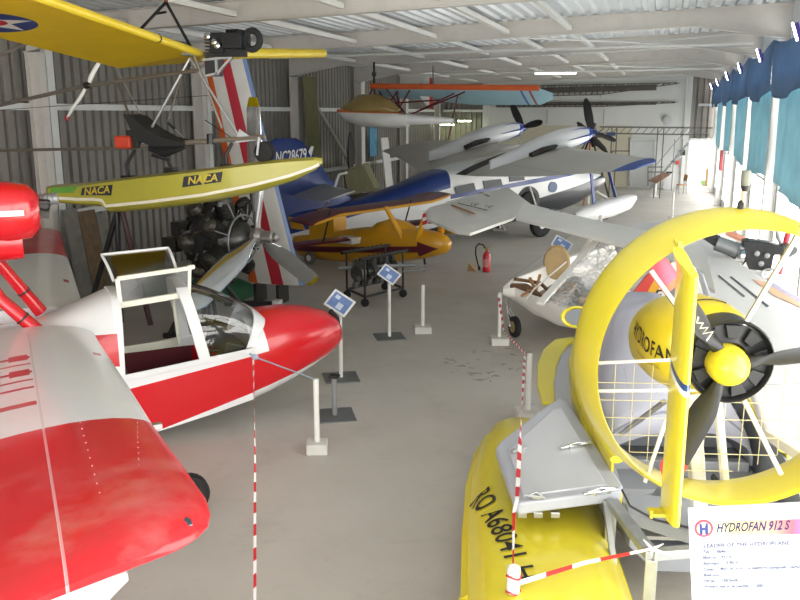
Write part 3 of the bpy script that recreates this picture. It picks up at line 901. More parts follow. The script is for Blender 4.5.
# padded cockpit cover
cov = mat('pale grey cockpit cover cloth', '9c9da8', .85, var=.04, bump=.6, bscale=5)
m = MB()
def cv(u, v):
    x = 1.95 + 2.15 * u
    a = PI * v
    hw = .66 - .1 * u; h = .3 + .95 * min(1, (u * 1.7) ** .55) * (1 if u < .8 else 1 - (u - .8) * 1.5)
    wr = .02 * sin(13 * u + 5 * v) + .014 * sin(23 * v + 7 * u)
    return (x + .05 * sin(6 * v), CY + .03 - cos(a) * hw * (1 + wr), .72 + abs(sin(a)) ** .7 * h * (1 + wr) * .98)
m.grid(cv, 26, 22)
m.build('cockpit_cover', cov, fan, smooth=60, solid=.015)
m = MB(); m.tube([cv(.03, .15 + .7 * k / 20) for k in range(21)], .012, 6); m.tube([cv(.05 + .2 * k / 8, .72) for k in range(9)], .008, 6); m.build('cover_hem', mat('grey hem', '7c7e8a', .8), fan)
m = MB(); m.grid(lambda u, v: Vector(cv(.45 + .35 * u, .16 + .1 * v)) + Vector((0, .03, 0)), 6, 3); m.build('blue_cloth', mat('blue cloth', '2a62b0', .8), fan, smooth=60)
# rear-view mirror with yellow rim
mc = hs(578, 317, x=3.6)
m = MB(); m.lathe(mc, (-.9, .25, .15), [(-.04, .03), (-.02, .085), (.03, .12), (.045, .11), (.035, .095), (.02, .09)], 24, caps=False)
m.v = [(x, mc[1] + (y - mc[1]) * 1.5, z) for x, y, z in m.v]
mr = m.build('mirror_shell', gel, fan, smooth=40)
m = MB(); m.lathe(mc, (-.9, .25, .15), [(.018, .09), (.02, .088)], 24); m.v = [(x, mc[1] + (y - mc[1]) * 1.5, z) for x, y, z in m.v]; m.build('mirror_glass', mat('dim mirror', '55585a', .35, .6), mr)
m = MB(); m.tube([mc + Vector((0, -.05, -.1)), mc + Vector((0, -.1, -.35)), mc + Vector((0, -.3, -.5))], .018, 6); m.build('mirror_arm', M['grey_metal'], mr)

# locker lid between hull and float
LZ = .97
top = [hs(x, y, z=LZ) for x, y in ((496, 447), (500, 441), (551, 402), (560, 398), (568, 402), (623, 485), (621, 490), (519, 503), (515, 500))]
m = MB(); m.prism(top, (0, 0, -.10)); m.build('stub_wing', hgrey, fan, smooth=0, bevel=.02)
m = MB(); inn = [hs(x, y, z=LZ + .015) for x, y in ((508, 449), (553, 409), (562, 408), (607, 484), (523, 495))]
m.prism(inn, (0, 0, -.02)); m.build('locker_lid', mat('grey locker lid', 'b8babf', .35, coat=.2, var=.02), fan, smooth=0, bevel=.012)
for i, (a, b) in enumerate((((512, 452), (527, 447)), ((560, 448), (592, 443)), ((583, 494), (618, 489)), ((528, 495), (545, 497)))):
    pa, pb = hs(a[0], a[1], z=LZ + .03), hs(b[0], b[1], z=LZ + .03)
    pm = (pa + pb) / 2
    m = MB(); m.beam(pa, pb, .035, .02); m.beam(pa.lerp(pb, .25), pa.lerp(pb, .75), .06, .03); m.tube([pa, pm + Vector((0, 0, .03)), pb], .008, 6)
    m.build('latch', M['chrome'] if i % 3 else M['alu'], fan, smooth=0, bevel=.004)
m = MB()
for x in (522, 538, 555):
    p = hs(x, 514, z=.79); m = MB(); m.box(p, (.05, .07, .05)); m.build('float_mount', M['alu'], fan, smooth=0, bevel=.008)
# float
def ztop(x, y):
    for (x0, w0, z0), (x1, w1, z1) in zip(FS, FS[1:]):
        if x <= x1 or x1 == FS[-1][0]:
            t = max(0, min(1, (x - x0) / (x1 - x0))); hw = w0 + (w1 - w0) * t; zt = z0 + (z1 - z0) * t; break
    d = min(.97, abs(y - FYC(x)) / hw)
    return .32 + (zt - .32) * (1 - d ** 3.2) ** (1 / 2.2)
def FYC(x): return 1.02 - .02 * x
FS = [(-1.6, .55, .66), (-.8, .57, .68), (0, .58, .70), (.3, .58, .70), (1.2, .58, .69), (2.2, .55, .66), (3.0, .46, .61), (3.5, .34, .54), (3.78, .2, .46), (3.9, .06, .38)]
m = MB(); rings = []
for x, hw, zt in FS:
    yc = FYC(x); up_ = [(x, yc - hw * cos(PI * k / 20), 0) for k in range(21)]
    up_ = [(x, y, ztop(x, y)) for x, y, _ in up_]
    zb = .12 if x < 2.5 else .12 + (x - 2.5) * .18
    lowr = [(x, yc + hw * .96, .26), (x, yc + hw * .6, zb + .03), (x, yc, zb), (x, yc - hw * .6, zb + .03), (x, yc - hw * .96, .26)]
    rings.append(up_ + lowr)
m.loft(rings); m.build('side_float', gel, fan, smooth=50)
m = MB(); rings = []
for x, hw, zt in [f for f in FS if f[0] >= .3][:-1]:
    yc = FYC(x)
    rings.append([(x, yc + hw * .93, .40), (x, yc + hw + .05, .34), (x, yc + hw + .05, .325), (x, yc + hw * .93, .30)])
m.loft(rings); m.build('spray_rail', gel, fan, smooth=0)
m = MB(); m.beam((.3, 1.02 + .5, .31), (.3, 1.02 + .64, .33), .05, .02); m.build('rail_end', gel, fan, smooth=0)
def fl(u, v):
    p = hs(499, 528, z=.66); A = .17
    x = p.x - u * cos(A) + v * sin(A); y = p.y - u * sin(A) - v * cos(A)
    return (x, y, ztop(x, y) + .012)
text_on('RO A68041 H', .235, fl, M['black_ink'], fan, 'registration_lettering', 0, .002, 1.2)
m = MB(); pa, pb = hs(502, 428, z=.5), hs(508, 442, z=.58); m.beam(pa + Vector((0, 0, .02)), pb + Vector((0, 0, .02)), .02, .01); m.build('float_marking', mat('navy mark', '1f3350', .5), fan, smooth=0)
# aluminium support trestle under the hull
tr = thing('support_trestle', 'square tube aluminium trestle holding up the yellow ringed seaplane, tape tied to it', 'trestle', (.05, 5.6, 0), 0)
def w2(px, py, z): p = spot(px, py, z=z); return p - Vector((.05, 5.6, 0))
A, B, C_ = w2(612, 502, .9), w2(652, 556, .9), w2(735, 548, .9)
m = MB(); m.beam(A, B, .09, .06); m.build('rail', M['galv'], tr, smooth=0, bevel=.006)
m = MB(); m.beam(B + Vector((0, .02, 0)), C_, .07, .07); m.build('rail', M['galv'], tr, smooth=0, bevel=.006)
for p in (A, B, C_):
    m = MB(); m.beam((p.x, p.y + .03, 0.01), (p.x, p.y + .03, .87), .08, .08); m.build('leg', M['galv'], tr, smooth=0, bevel=.005)
m = MB(); m.beam(A + Vector((-.05, 0, .0)), (B.x - .12, B.y + .1, 0.02), .04, .04); m.build('brace', M['galv'], tr, smooth=0)
m = MB(); m.tube([w2(622, 490, 1.0), w2(630, 506, .99), w2(655, 520, .93), w2(690, 528, .9)], .009, 6); m.build('cable', M['black'], tr)
# rear apron under the ring
m = MB(); m.prism([hs(x, y, z=.82) for x, y in ((622, 492), (700, 500), (800, 510), (800, 540), (700, 535), (628, 512))], (0, 0, -.1)); m.build('rear_deck', dgrey, fan, smooth=0, bevel=.01)

# ------------------------------------------------------------------ information board in front
bl = spot(692, 600, y=2.9); br_ = spot(806, 600, y=2.9); tl = spot(688, 509, y=2.9); trr = spot(806, 503, y=2.9)
bd = thing('information_board', 'white printed information board headed HYDROFAN 912 S at the lower right', 'information board', (bl.x, 2.9, 0), 0)
o_ = Vector((bl.x, 2.9, 0))
ex_ = (trr - tl).normalized(); up_ = (tl - bl).normalized()
W_ = .62; Hh = .75
TL = tl - o_
nrm = ex_.cross(up_).normalized()
def bp_(a, b, e=0): return TL + ex_ * a - up_ * b + nrm * e
m = MB(); m.prism([bp_(0, 0), bp_(W_, 0), bp_(W_, Hh), bp_(0, Hh)], nrm * -.012); m.build('panel', mat('white laminated card', 'dcdee2', .35, var=.01), bd, smooth=0)
# colour band: yellow fading to red and blue
Tn = NT('printed title band'); b2 = Tn.n('ShaderNodeBsdfPrincipled')
sep = Tn.n('ShaderNodeSeparateXYZ'); Tn.l(Tn.oc(), sep.inputs[0])
fx = Tn.math('DIVIDE', Tn.math('SUBTRACT', sep.outputs[0], TL.x), .42)
colr = Tn.ramp(fx, [(.0, 'f4f2ee'), (.35, 'f6e98a'), (.62, 'f0a58c'), (.8, 'd8606c'), (.9, '8a6cae'), (1.0, '3a4fa8')])
Tn.l(colr, b2.inputs['Base Color']); b2.inputs['Roughness'].default_value = .4; Tn.l(b2.outputs[0], Tn.out.inputs[0])
sc_ = .36 / 112.0    # metres per photo pixel on the board
def px2(px, py): return bp_((px - 688) * sc_, (py - 508 + (px - 688) * .05) * sc_, .0)
m = MB(); m.prism([px2(712, 522) + nrm * .001, px2(802, 520) + nrm * .001, px2(802, 537) + nrm * .001, px2(712, 539) + nrm * .001], nrm * .001); m.build('title_band', Tn.m, bd, smooth=0)
c0 = px2(703.5, 530.5) + nrm * .002
def fn(c, k=.002): return plane_fn(c + nrm * k, ex_, up_)
def disc(r0, r1, mt, k, nm='emblem'):
    m = MB(); ctr = c0 + nrm * k
    o = len(m.v)
    a_ = [ctr + ex_ * (r1 * cos(t * PI / 16)) + up_ * (r1 * 1.05 * sin(t * PI / 16)) for t in range(32)]
    m.prism(a_, nrm * .0006); return m.build(nm, mt, bd, smooth=0)
disc(0, 9.8 * sc_, mat('emblem red', 'd04a5a', .4), .0); disc(0, 7.2 * sc_, mat('emblem cream', 'f4e8c0', .4), .001)
m = MB(); bl_ = mat('emblem blue', '34427e', .4)
for p in ([(-4.5, -7), (-1.2, -7), (-1.2, -1), (-1.2, 1.5), (-2.2, 6.5), (-4.5, 6)], [(1.2, -7), (4.5, -7), (4.5, 6), (2.2, 6.5), (1.2, 1.5)], [(-1.3, -2), (1.3, -2), (1.3, 1), (-1.3, 1)]):
    m.prism([c0 + ex_ * (a * sc_) + up_ * (b * sc_) + nrm * .0022 for a, b in p], nrm * .0005)
m.build('emblem', bl_, bd, smooth=0)
navy = mat('dark blue ink', '20265a', .5)
text_on('HYDROFAN 912 S', 14.5 * sc_, fn(px2(716, 530.5), .0035), navy, bd, 'lettering', .35, .0014, .63, 'LEFT')
text_on('LEADER OF THE HYDROPLANE', 6.8 * sc_, fn(px2(746, 549), .006), mat('grey ink', '5c6078', .6), bd, 'lettering', 0, .0006, .92)
lines = ['Type :  biplace', 'Moteur :  912 S', 'Envergure :  9,90 m', 'Coque :  fibre de verre et matrices composite carbone', 'flotteurs', 'Vitesse :  150 km/h', 'Premier vol de la machine :  2001']
gi = mat('pale grey ink', '5e667c', .6)
for i, t_ in enumerate(lines): text_on(t_, 4.6 * sc_, fn(px2(701.5, 558 + 7 * i), .006), gi, bd, 'lettering', 0, .0008, 1.0, 'LEFT')
m = MB(); c1 = bp_(W_ * .5, Hh) ; m.tube([c1 - nrm * .02, Vector((c1.x, c1.y + .1, .02))], .02, 8); m.build('post', M['matt_white'], bd)
m = MB(); m.box((c1.x, c1.y + .1, .02), (.35, .35, .04)); m.build('foot', M['grey_metal'], bd, smooth=0)
# ------------------------------------------------------------------ blue and white twin-engined amphibian across the back
GL, GRZ = (-4.49, 27.15, 0), 45
BLU = '1b3374'
def gs(px, py, **k): return spot(px, py, loc=GL, rz=GRZ, **k)
gp = thing('twin_engine_amphibian', 'blue and white twin engined amphibious aircraft with NC28679 on its blue tail', 'aircraft', GL, GRZ)
gbody = mat('white blue and black hull paint', 'dcdcda', .32, coat=.2, var=.03, paint=[
    ('2c2e33', [('h', (.196, 0, -1), -1.12), ('h', (1, 0, 0), -4.6)]),
    (BLU, [('h', (-.235, 0, 1), 2.32), ('h', (-1, 0, 0), 3.0)]),
    (BLU, [('h', (-.12, 0, 1), 1.64), ('h', (.12, 0, -1), -1.78), ('h', (1, 0, 0), -3.0)]),
    (BLU, [('h', (-1, 0, 0), 6.9), ('h', (-.2, 0, 1), 2.15)]),
])
m = MB()
def gr(x, bot, top, hw, ex=3, exb=2.6, sp=.5): 
    cz = bot + (top - bot) * sp
    return sup(x, 0, cz, hw, top - cz, cz - bot, 28, ex * (1.5 if x > -4 and x < 2 else 1), exb)
m.loft([gr(-8.3, .35, 1.0, .05), gr(-7.6, .3, 1.1, .18), gr(-6.4, .2, 1.22, .34), gr(-5.4, .1, 1.42, .48), gr(-4.4, .02, 1.72, .6), gr(-3.5, -.0 + .03, 2.02, .68), gr(-3.4, .1, 2.05, .7),
        gr(-2.2, .2, 2.3, .76), gr(-.9, .3, 2.5, .78), gr(.4, .46, 2.5, .78), gr(1.3, .6, 2.25, .72), gr(2.1, .82, 1.95, .6), gr(2.8, 1.1, 1.85, .42), gr(3.25, 1.3, 1.78, .24), gr(3.5, 1.45, 1.68, .08)])
m.build('hull', gbody, gp, smooth=50)
# fin and rudder
blu_m = mat('deep blue paint', BLU, .35, coat=.2, var=.06)
m = MB(); 
def finring(z, xf, xr, t):
    return [(xf + (xr - xf) * (1 - cos(PI * k / 8)) / 2, t * sin(PI * k / 8) ** .8, z) for k in range(9)] + [(xr + (xf - xr) * (1 - cos(PI * k / 8)) / 2, -t * sin(PI * k / 8) ** .8, z) for k in range(1, 8)]
m.loft([finring(.3, -7.4, -8.15, .08), finring(.9, -6.5, -8.5, .1), finring(1.35, -5.9, -8.62, .11), finring(2.0, -6.62, -8.65, .1), finring(2.7, -7.12, -8.6, .08), finring(3.0, -7.38, -8.4, .06), finring(3.12, -7.6, -8.2, .02)])
fin = m.build('tail_fin', mat('blue tail paint', BLU, .35, coat=.2, var=.06, paint=[('dcdcda', [('h', (.2, 0, -1), -2.02), ('h', (0, 0, 1), -1)])]), gp, smooth=50)
text_on('NC28679', .46, plane_fn((-7.80, -.13, 2.62), (1, 0, .10), (0, 0, 1)), M['white'], fin, 'lettering', .1, .006, .5)
m = MB(); m.prism([(-7.28, -.12, 2.75), (-7.18, -.12, 2.9), (-7.12, -.12, 2.88), (-7.2, -.12, 2.6)], (0, .02, 0)); m.build('fin_flash', M['white'], fin, smooth=0)
silver = mat('dull silver dope', 'a4a5a6', .45, .2, var=.05)
for s in (-1, 1):
    ra_, rb_ = gs(326, 184, y=-.1), gs(292, 196, y=-.1); ta_, tb2 = gs(356, 191, y=-2.1), gs(322, 202, y=-2.2)
    fl_ = lambda v: (v.x, -s * v.y, v.z)
    m = MB(); m.wing([(fl_(ra_), fl_(rb_), .07), (fl_(ta_), fl_(tb2), .06)], camber=0)
    m.build('tailplane', silver, gp, smooth=40)
    m = MB(); m.tube([(-7.1, s * 1.1, 1.44), (-7.2, s * .25, .8)], .04, 8, flat=.5); m.build('tailplane_strut', silver, gp)
m = MB(); m.tube([(-6.9, -.95, 1.68), (-6.75, -1.0, 2.15), (-6.5, -1.0, 2.2)], .035, 8); m.build('balance_horn', M['matt_white'], gp)
# wings
wing_g = mat('grey wing fabric', 'c0bcb2', .5, .1, var=.04, vscale=1, paint=[('1f1f22', [('h', (0, -1, 0), .72), ('h', (0, 1, 0), -1.25), ('h', (-1, 0, 0), .0)])])
tipb = ('2a4a9c', [('h', (0, -1, 0), 5.62)])
for s in (-1, 1):
    dz = .12 if s > 0 else 0
    te = -2.0 if s > 0 else -1.05
    m = MB()
    m.wing([((.55, s * .3, 2.72), (-2.8, s * .3, 2.0), .10), ((.55, s * 1.8, 2.72), (-2.8, s * 1.8, 2.02), .10), ((.4, s * 3.8, 2.66 + dz), (-2.2 if s > 0 else -2.1, s * 3.8, 2.12 + dz / 2), .09), ((.22, s * 5.7, 2.62 + dz), (te, s * 5.9, 2.36 + dz / 2), .07), ((-.1, s * 6.1, 2.58 + dz), (te + .2, s * 6.1, 2.4 + dz / 2), .04)], n=10)
    m.build('wing', mat('grey wing with blue tip', 'c4c0b6', .5, .1, var=.04, vscale=1, paint=[tipb, ('a8a49c', [('h', (-1, 0, -1.2), -1.0 - 0.0), ('h', (1, 0, 1.2), .96)]), ('1f1f22', [('h', (0, -1, 0), .6), ('h', (0, 1, 0), -1.2), ('h', (-1, 0, 0), 0)])]) if s < 0 else wing_g, gp, smooth=40)
# nacelles with turbine cowls
nac = mat('white nacelle with blue collar', 'd8d8d8', .3, coat=.25, var=.03, paint=[('2546a0', [('h', (1, 0, 0), 1.08)])])
exh = mat('sooty exhaust', '4a4642', .6, .5)
def nacelle(s):
    y = s * 1.8; dz = .1 if s > 0 else 0
    m = MB()
    m.loft([sup(x, y, z + dz, hw, h, h, 20, 2.6) for x, z, hw, h in ((-2.35, 2.31, .05, .16), (-1.9, 2.42, .16, .2), (-1.2, 2.62, .28, .26), (-.5, 2.83, .34, .31), (.15, 3.0, .35, .32), (.7, 3.1, .33, .3), (1.0, 3.15, .27, .25), (1.2, 3.18, .2, .19), (1.3, 3.2, .13, .13))])
    n_ = m.build('engine_nacelle', nac, gp, smooth=50)
    # blue spider graphic
    m = MB()
    for a in (-.9, .0, .9):
        yy = y - .3 * cos(a) ; 
        pts = [(1.1, y - .25 * cos(a), 3.16 + dz + .25 * sin(a)), (.7, y - .335 * cos(a), 3.1 + dz + .31 * sin(a)), (.2, y - .365 * cos(a), 3.0 + dz + .33 * sin(a))]
        m.tube(pts, [.09, .05, .01], 6, flat=.3)
    m.build('blue_flash', mat('bright blue flash', '2546a0', .3) if 'bright blue flash' not in bpy.data.materials else bpy.data.materials['bright blue flash'], n_, smooth=40)
    m = MB(); m.tube([(-1.15, y - .36, 2.6 + dz), (-.75, y - .37, 2.74 + dz), (-.35, y - .36, 2.82 + dz), (-.2, y - .3, 2.86 + dz)], [.10, .11, .09, .05], 12, flat=.8); e_ = m.build('exhaust_pipe', exh, n_)
    m = MB(); m.lathe((-1.17, y - .36, 2.595 + dz), (-1, 0, -.35), [(0, .085), (.01, .08)], 12); m.build('exhaust_mouth', M['black'], n_)
    # propeller: hub and three blades
    hub = Vector((1.32, y, 3.2 + dz)); ax = Vector((1, 0, .1)).normalized()
    m = MB(); m.lathe(hub, ax, [(-.02, .13), (.1, .12), (.22, .07), (.28, .015)], 16); m.build('spinner', blu_m, gp)
    a0 = {-1: 110, 1: 132}[s]
    for k in range(3):
        a = rad(a0 + 120 * k)
        d = Vector((0, -cos(a), sin(a))); 
        m = MB(); rings = []
        for i in range(9):
            t = i / 8; r = .08 + 1.02 * t; ch = (.06 + .12 * sin(PI * min(1, t * .75 + .12))) * (1 if t < .95 else .5); tw = rad(55 - 30 * t)
            sd = ax.cross(d).normalized(); c_ = sd * cos(tw) + ax * sin(tw); n_2 = d.cross(c_)
            rings.append([hub + ax * .05 + d * r + c_ * (ch * .75 * cos(b)) + n_2 * (.014 * sin(b)) for b in [2 * PI * q / 10 for q in range(10)]])
        m.loft(rings); m.build('propeller_blade', M['black'], gp, smooth=60)
nacelle(-1); nacelle(1)
# cabin windows, wheel recess, roundel on near flank
dgl = mat('dark cabin glass', '3a3e42', .4)
for a in (((455, 187), (474, 183), (476, 190), (457, 194)), ((483, 181), (501, 179), (503, 186), (485, 189)), ((509, 176), (524, 175), (525, 180), (510, 182))):
    pts = [gs(x, y, y=-.80) for x, y in a]
    m = MB(); m.prism(pts, (0, .03, 0)); m.build('cabin_window', dgl, gp, smooth=0)
pts = [gs(x, y, y=-.775) for x, y in ((372 + 58, 203 - 2), (447, 196), (458, 197), (452, 203), (434, 207))]
c = gs(528, 200, y=-.76)
m = MB(); m.lathe((c.x, -.79, c.z), (0, 1, 0), [(0, .02), (0, .43), (.05, .43)], 28); m.build('wheel_recess', M['black'], gp, smooth=20)
m = MB(); m.wheel((c.x - .02, -.84, c.z - .02), (0, 1, 0), .3, .12); m.build('stowed_wheel', M['rubber'], gp)
m = MB(); m.beam((c.x - .05, -.9, c.z + .42), (c.x + .25, -.92, c.z - .3), .06, .04); m.build('gear_door_strut', M['matt_white'], gp, smooth=0)
c = gs(552, 187, y=-.74)
m = MB(); m.lathe((c.x, -.80, c.z), (0, 1, 0), [(0, .02), (0, .17), (.06, .17)], 20); m.build('hull_badge', mat('badge grey blue', '5a6a88', .5), gp, smooth=20)
for p, q in (((572, 180), (576, 190)),):
    a, b_ = gs(*p, y=-.62), gs(*q, y=-.62); m = MB(); m.tube([a, b_], .012, 5); m.build('aerial', M['black'], gp)
# landing gear
for y in (-1.2, 1.2):
    m = MB(); m.wheel((0, y, .38), (0, 1, 0), .38, .22, .5); w_ = m.build('main_wheel', M['rubber'], gp)
    m = MB(); m.lathe((0, y, .38), (0, 1, 0), [(-.10, .03), (-.115, .08), (-.1, .18), (.1, .18)], 20); m.build('wheel_rim', M['alu'], w_)
    m = MB(); m.tube([(0, y * .9, .38), (.05, y * .6, 1.0)], .05, 8); m.build('gear_leg', M['dark_metal'], gp)
m = MB(); m.wheel((-7.6, 0, .16), (0, 1, 0), .16, .1); m.build('tail_wheel', M['rubber'], gp)
# wing float on blue struts under the near wing tip
m = MB()
fx0, fz0 = -.6, 1.32
for_r = []
fa, fb = Vector((-1.75, -5.0, 1.12)), Vector((.25, -5.0, 1.55))
for t, hw, ht, hb in ((0, .04, .12, .05), (.1, .17, .19, .16), (.35, .26, .22, .26), (.6, .28, .2, .3), (.88, .24, .15, .26), (1, .1, .08, .1)):
    p = fa.lerp(fb, t); for_r.append([(p.x, p.y + a[1], p.z + a[2]) for a in sup(0, 0, 0, hw, ht, hb, 16, 2.6, 2.2)])
m.loft(for_r); m.build('wing_float', M['white'], gp, smooth=50)
for a, b_ in (((-1.3, -5.0, 2.3), (-1.15, -5.0, 1.45)), ((-.75, -5.0, 2.4), (-.4, -5.0, 1.55))):
    m = MB(); m.tube([a, b_], .055, 8, flat=.5); m.build('float_strut', blu_m, gp)
# white jack stand under the hull by the far wheel
jk = thing('axle_stand', 'small white triangular axle stand under the dark belly of the twin engined amphibian', 'axle stand', tuple(spot(499, 231, z=0)), 0)
m = MB()
for a, b_ in (((-.2, 0, 0.02), (-.02, 0, .42)), ((.2, 0, 0.02), (.02, 0, .42)), ((-.2, 0, .03), (.2, 0, .03)), ((0, .25, .02), (0, 0, .42))): m.beam(a, b_, .04, .04)
m.build('frame', M['matt_white'], jk, smooth=0)

# ------------------------------------------------------------------ mustard yellow biplane canard
BL, BRZ = (-6.975, 19.48, 0), -20
bpn = thing('biplane_flying_boat', 'mustard yellow small biplane with maroon arrow stripe and maroon wings on the floor', 'aircraft', BL, BRZ)
MUS, MAR = 'd39a1a', '5c1428'
mus = mat('mustard paint', MUS, .32, coat=.25, var=.04, paint=[(MAR, [('h', (-.094, 0, 1), .46), ('h', (.094, 0, -1), -.61), ('h', (-1, 0, 0), -1.85)]), (MAR, [('h', (1, 0, 0), 1.8), ('h', (-.275, 0, -1), -1.385), ('h', (-.457, 0, 1), -.305)])])
m = MB()
def br(x, bot, top, hw, ex=2.5, exb=2.5): 
    cz = (bot + top) / 2
    return sup(x, 0, cz, hw, top - cz, cz - bot, 24, ex, exb)
m.loft([br(-2.5, .25, .6, .06), br(-2.2, .1, .66, .2), br(-1.6, .08, .74, .33), br(-.6, .12, .95, .42), br(0, .16, 1.05, .44), br(.8, .25, 1.13, .44), br(1.5, .38, 1.15, .40), br(2.0, .5, 1.11, .32), br(2.35, .62, 1.04, .2), br(2.48, .74, .92, .08)])
m.build('hull', mus, bpn, smooth=50)
m = MB(); m.loft([sup(x, 0, .95, hw, h, .1, 20, 2.2) for x, hw, h in ((.1, .1, .06), (.4, .28, .25), (.8, .33, .38), (1.2, .28, .33), (1.6, .1, .18))]); m.build('cockpit_fairing', mus, bpn, smooth=50)
m = MB(); m.box((-1.3, 0, .95), (.85, .5, .6)); m.box((-1.2, 0, 1.3), (.6, .36, .2)); m.lathe((-.98, -.19, 1.3), (0, -1, 0), [(0, .09), (.03, .09)], 14); m.build('engine_cowl', mus, bpn, smooth=0, bevel=.03)
for x0, x1, z1 in ((1.35, .62, 1.62), (1.75, 2.0, 1.62)):
    for y in (-.3, .32):
        if (x0 > 1.6) == (y < 0): continue
        m = MB(); m.tube([(x0 + (.1 if y < 0 else .2), y, .8), (x1 + (.22 if y < 0 else .1), y, z1)], [.10, .07], 12, flat=.6); m.build('wing_pylon', mus, bpn)
m = MB(); m.tube([(1.75, -.28, .9), (2.02, -.3, 1.6)], [.09, .06], 12, flat=.7); m.build('wing_pylon', mus, bpn)
upm = mat('maroon over mustard wing paint', MUS, .35, coat=.2, var=.03, paint=[(MAR, [('h', (-1, 0, 0), -.3)])])
m = MB(); m.wing([((.3, -2.25, 1.33), (-.55, -2.15, 1.36), .05), ((.35, -2.1, 1.36), (-.65, -2.0, 1.4), .12), ((.35, -1.33, 1.47), (-.65, -1.33, 1.5), .16), ((.35, 2.36, 1.48), (-.65, 2.36, 1.52), .15), ((.35, 3.0, 1.56), (-.6, 3.0, 1.62), .12), ((.3, 3.3, 1.62), (-.4, 3.3, 1.66), .05)]); m.build('upper_wing', upm, bpn, smooth=40)
m = MB(); m.wing([((.1, -4.4, .93), (-.7, -4.4, .91), .08), ((.1, -.4, .8), (-.7, -.4, .78), .12)]); m.build('lower_wing', mat('maroon wing', MAR, .35, coat=.2, var=.05), bpn, smooth=40)
m = MB(); m.wing([((.45, .4, .92), (-.5, .4, .9), .12), ((.5, 1.8, .98), (-.45, 1.8, .96), .11), ((1.0, 2.7, 1.0), (-.1, 2.7, .98), .08)]); m.build('lower_wing', mat('maroon wing yellow tip', MAR, .35, coat=.2, var=.05, paint=[(MUS, [('h', (0, 1, 0), 2.2)])]), bpn, smooth=40)
bq = [spot(x, y, y=2.2, loc=BL, rz=BRZ) for x, y in ((441, 225), (466, 221), (471, 222), (458, 235), (442, 233))]
m = MB(); m.prism(bq, (0, .25, 0)); m.build('wing_tip_float', mus, bpn, smooth=0, bevel=.03)
m = MB(); m.box((-.1, -.55, .78), (.5, .35, .16)); m.build('wing_root_fairing', M['matt_white'], bpn, smooth=0, bevel=.03)
for y in (-1.6, 1.5):
    m = MB(); m.tube([(0, y, .85), (.25, y, 1.6)], .02, 6); m.build('interplane_strut', M['black'], bpn)
for y in (-.42, .42):
    m = MB(); m.wheel((-1.55, y, .17), (0, 1, 0), .17, .1); w_ = m.build('wheel', mat('grey tyre', '6a6862', .8) if 'grey tyre' not in bpn.keys() and 'grey tyre' not in bpy.data.materials else bpy.data.materials['grey tyre'], bpn)
    m = MB(); m.lathe((-1.55, y, .17), (0, 1, 0), [(-.055, .08), (.055, .08)], 14); m.build('wheel_hub', M['matt_white'], w_)
m = MB(); m.tube([(1.75, 0, .5), (1.78, 0, .3)], .03, 6); m.build('keel_fitting', M['dark_metal'], bpn)
m = MB(); m.prism([(-2.1, -.02, .8), (-2.6, -.02, .8), (-2.7, -.02, 1.1), (-2.35, -.02, 1.1)], (0, .04, 0)); m.build('tail_fin', mus, bpn, smooth=0)

# ------------------------------------------------------------------ orange-winged seaplane hanging from the roof at the back
HLc = (-7.2, 22.0, 0)
hg = thing('hanging_seaplane', 'small seaplane with orange edged pale blue wing and gold canopy hanging from the roof', 'aircraft', HLc, 0)
def h_(px, py, Y=22.0): return spot(px, py, y=Y) - Vector(HLc)
ora = mat('orange red fabric', 'b8501e', .5, var=.08)
pb = mat('pale blue wing fabric', '8fb4c0', .55, var=.05, paint=[('3a4f9a', [('h', (1, 0, 0), 3.5), ('h', (-1, 0, 0), -3.56)]), ('8a3040', [('h', (1, 0, 0), 3.72), ('h', (-1, 0, 0), -3.78)])])
a, b_ = h_(372, 87), h_(552, 88)
m = MB(); m.wing([((a.x, a.y - .1, a.z), tuple(h_(378, 96, 23.4)), .07), ((b_.x - 1.6, b_.y - .1, b_.z), tuple(h_(476, 105, 23.4)), .07), ((b_.x - .3, b_.y - .1, b_.z - .02), tuple(h_(541, 105, 23.4)), .07), ((b_.x, b_.y + .2, b_.z - .12), tuple(h_(553, 99, 23.2)), .04)], camber=.01)
m.v = [(x, y, z - .0) for x, y, z in m.v]
m.build('wing', pb, hg, smooth=40)
m = MB(); m.tube([(a.x, a.y - .1, a.z + .02), (b_.x - .3, b_.y - .1, b_.z)], .075, 10); m.build('leading_edge', ora, hg)
for s0, s1 in (((398, 64), (408, 78)),):
    pass
# gondola hull with canopy
Pn = [h_(338, 112), h_(345, 122), h_(372, 129), h_(392, 130)]
m = MB()
m.loft([[(x, yy, z) for (_, yy, z) in sup(0, 0, zc, hw, ht, hb, 16, 2.4)] for x, zc, hw, ht, hb in ((-1.5, 3.84, .05, .06, .06), (-1.25, 3.78, .25, .16, .2), (-.8, 3.72, .38, .2, .28), (-.2, 3.7, .4, .2, .3), (.3, 3.68, .36, .16, .28), (.52, 3.64, .28, .14, .2))])
m.build('hull', mat('white hull with orange band', 'cfd0cc', .35, coat=.2, paint=[('c2602c', [('h', (.02, 0, 1), 3.79)])]), hg, smooth=50)
m = MB()
m.loft([[(x, yy, z) for (_, yy, z) in sup(0, 0, 3.84, hw, ht, .06, 16, 2.2)] for x, hw, ht in ((-1.45, .05, .04), (-1.2, .24, .22), (-.85, .32, .46), (-.3, .33, .47), (.1, .3, .28), (.3, .26, .06))])
m.build('canopy', mat('gold tinted canopy', '8a7440', .2, coat=.6, var=.1), hg, smooth=50)
m = MB(); m.loft([[(x, yy, z) for (_, yy, z) in sup(0, 0, zc, hw, hw * .7, hw * .7, 12, 2.4)] for x, zc, hw in ((.45, 3.64, .22), (1.0, 3.62, .17), (1.75, 3.6, .1))]); m.build('tail_boom', M['white'], hg, smooth=50)
mar_t = mat('dark red tube', '5a1a22', .5, .3)
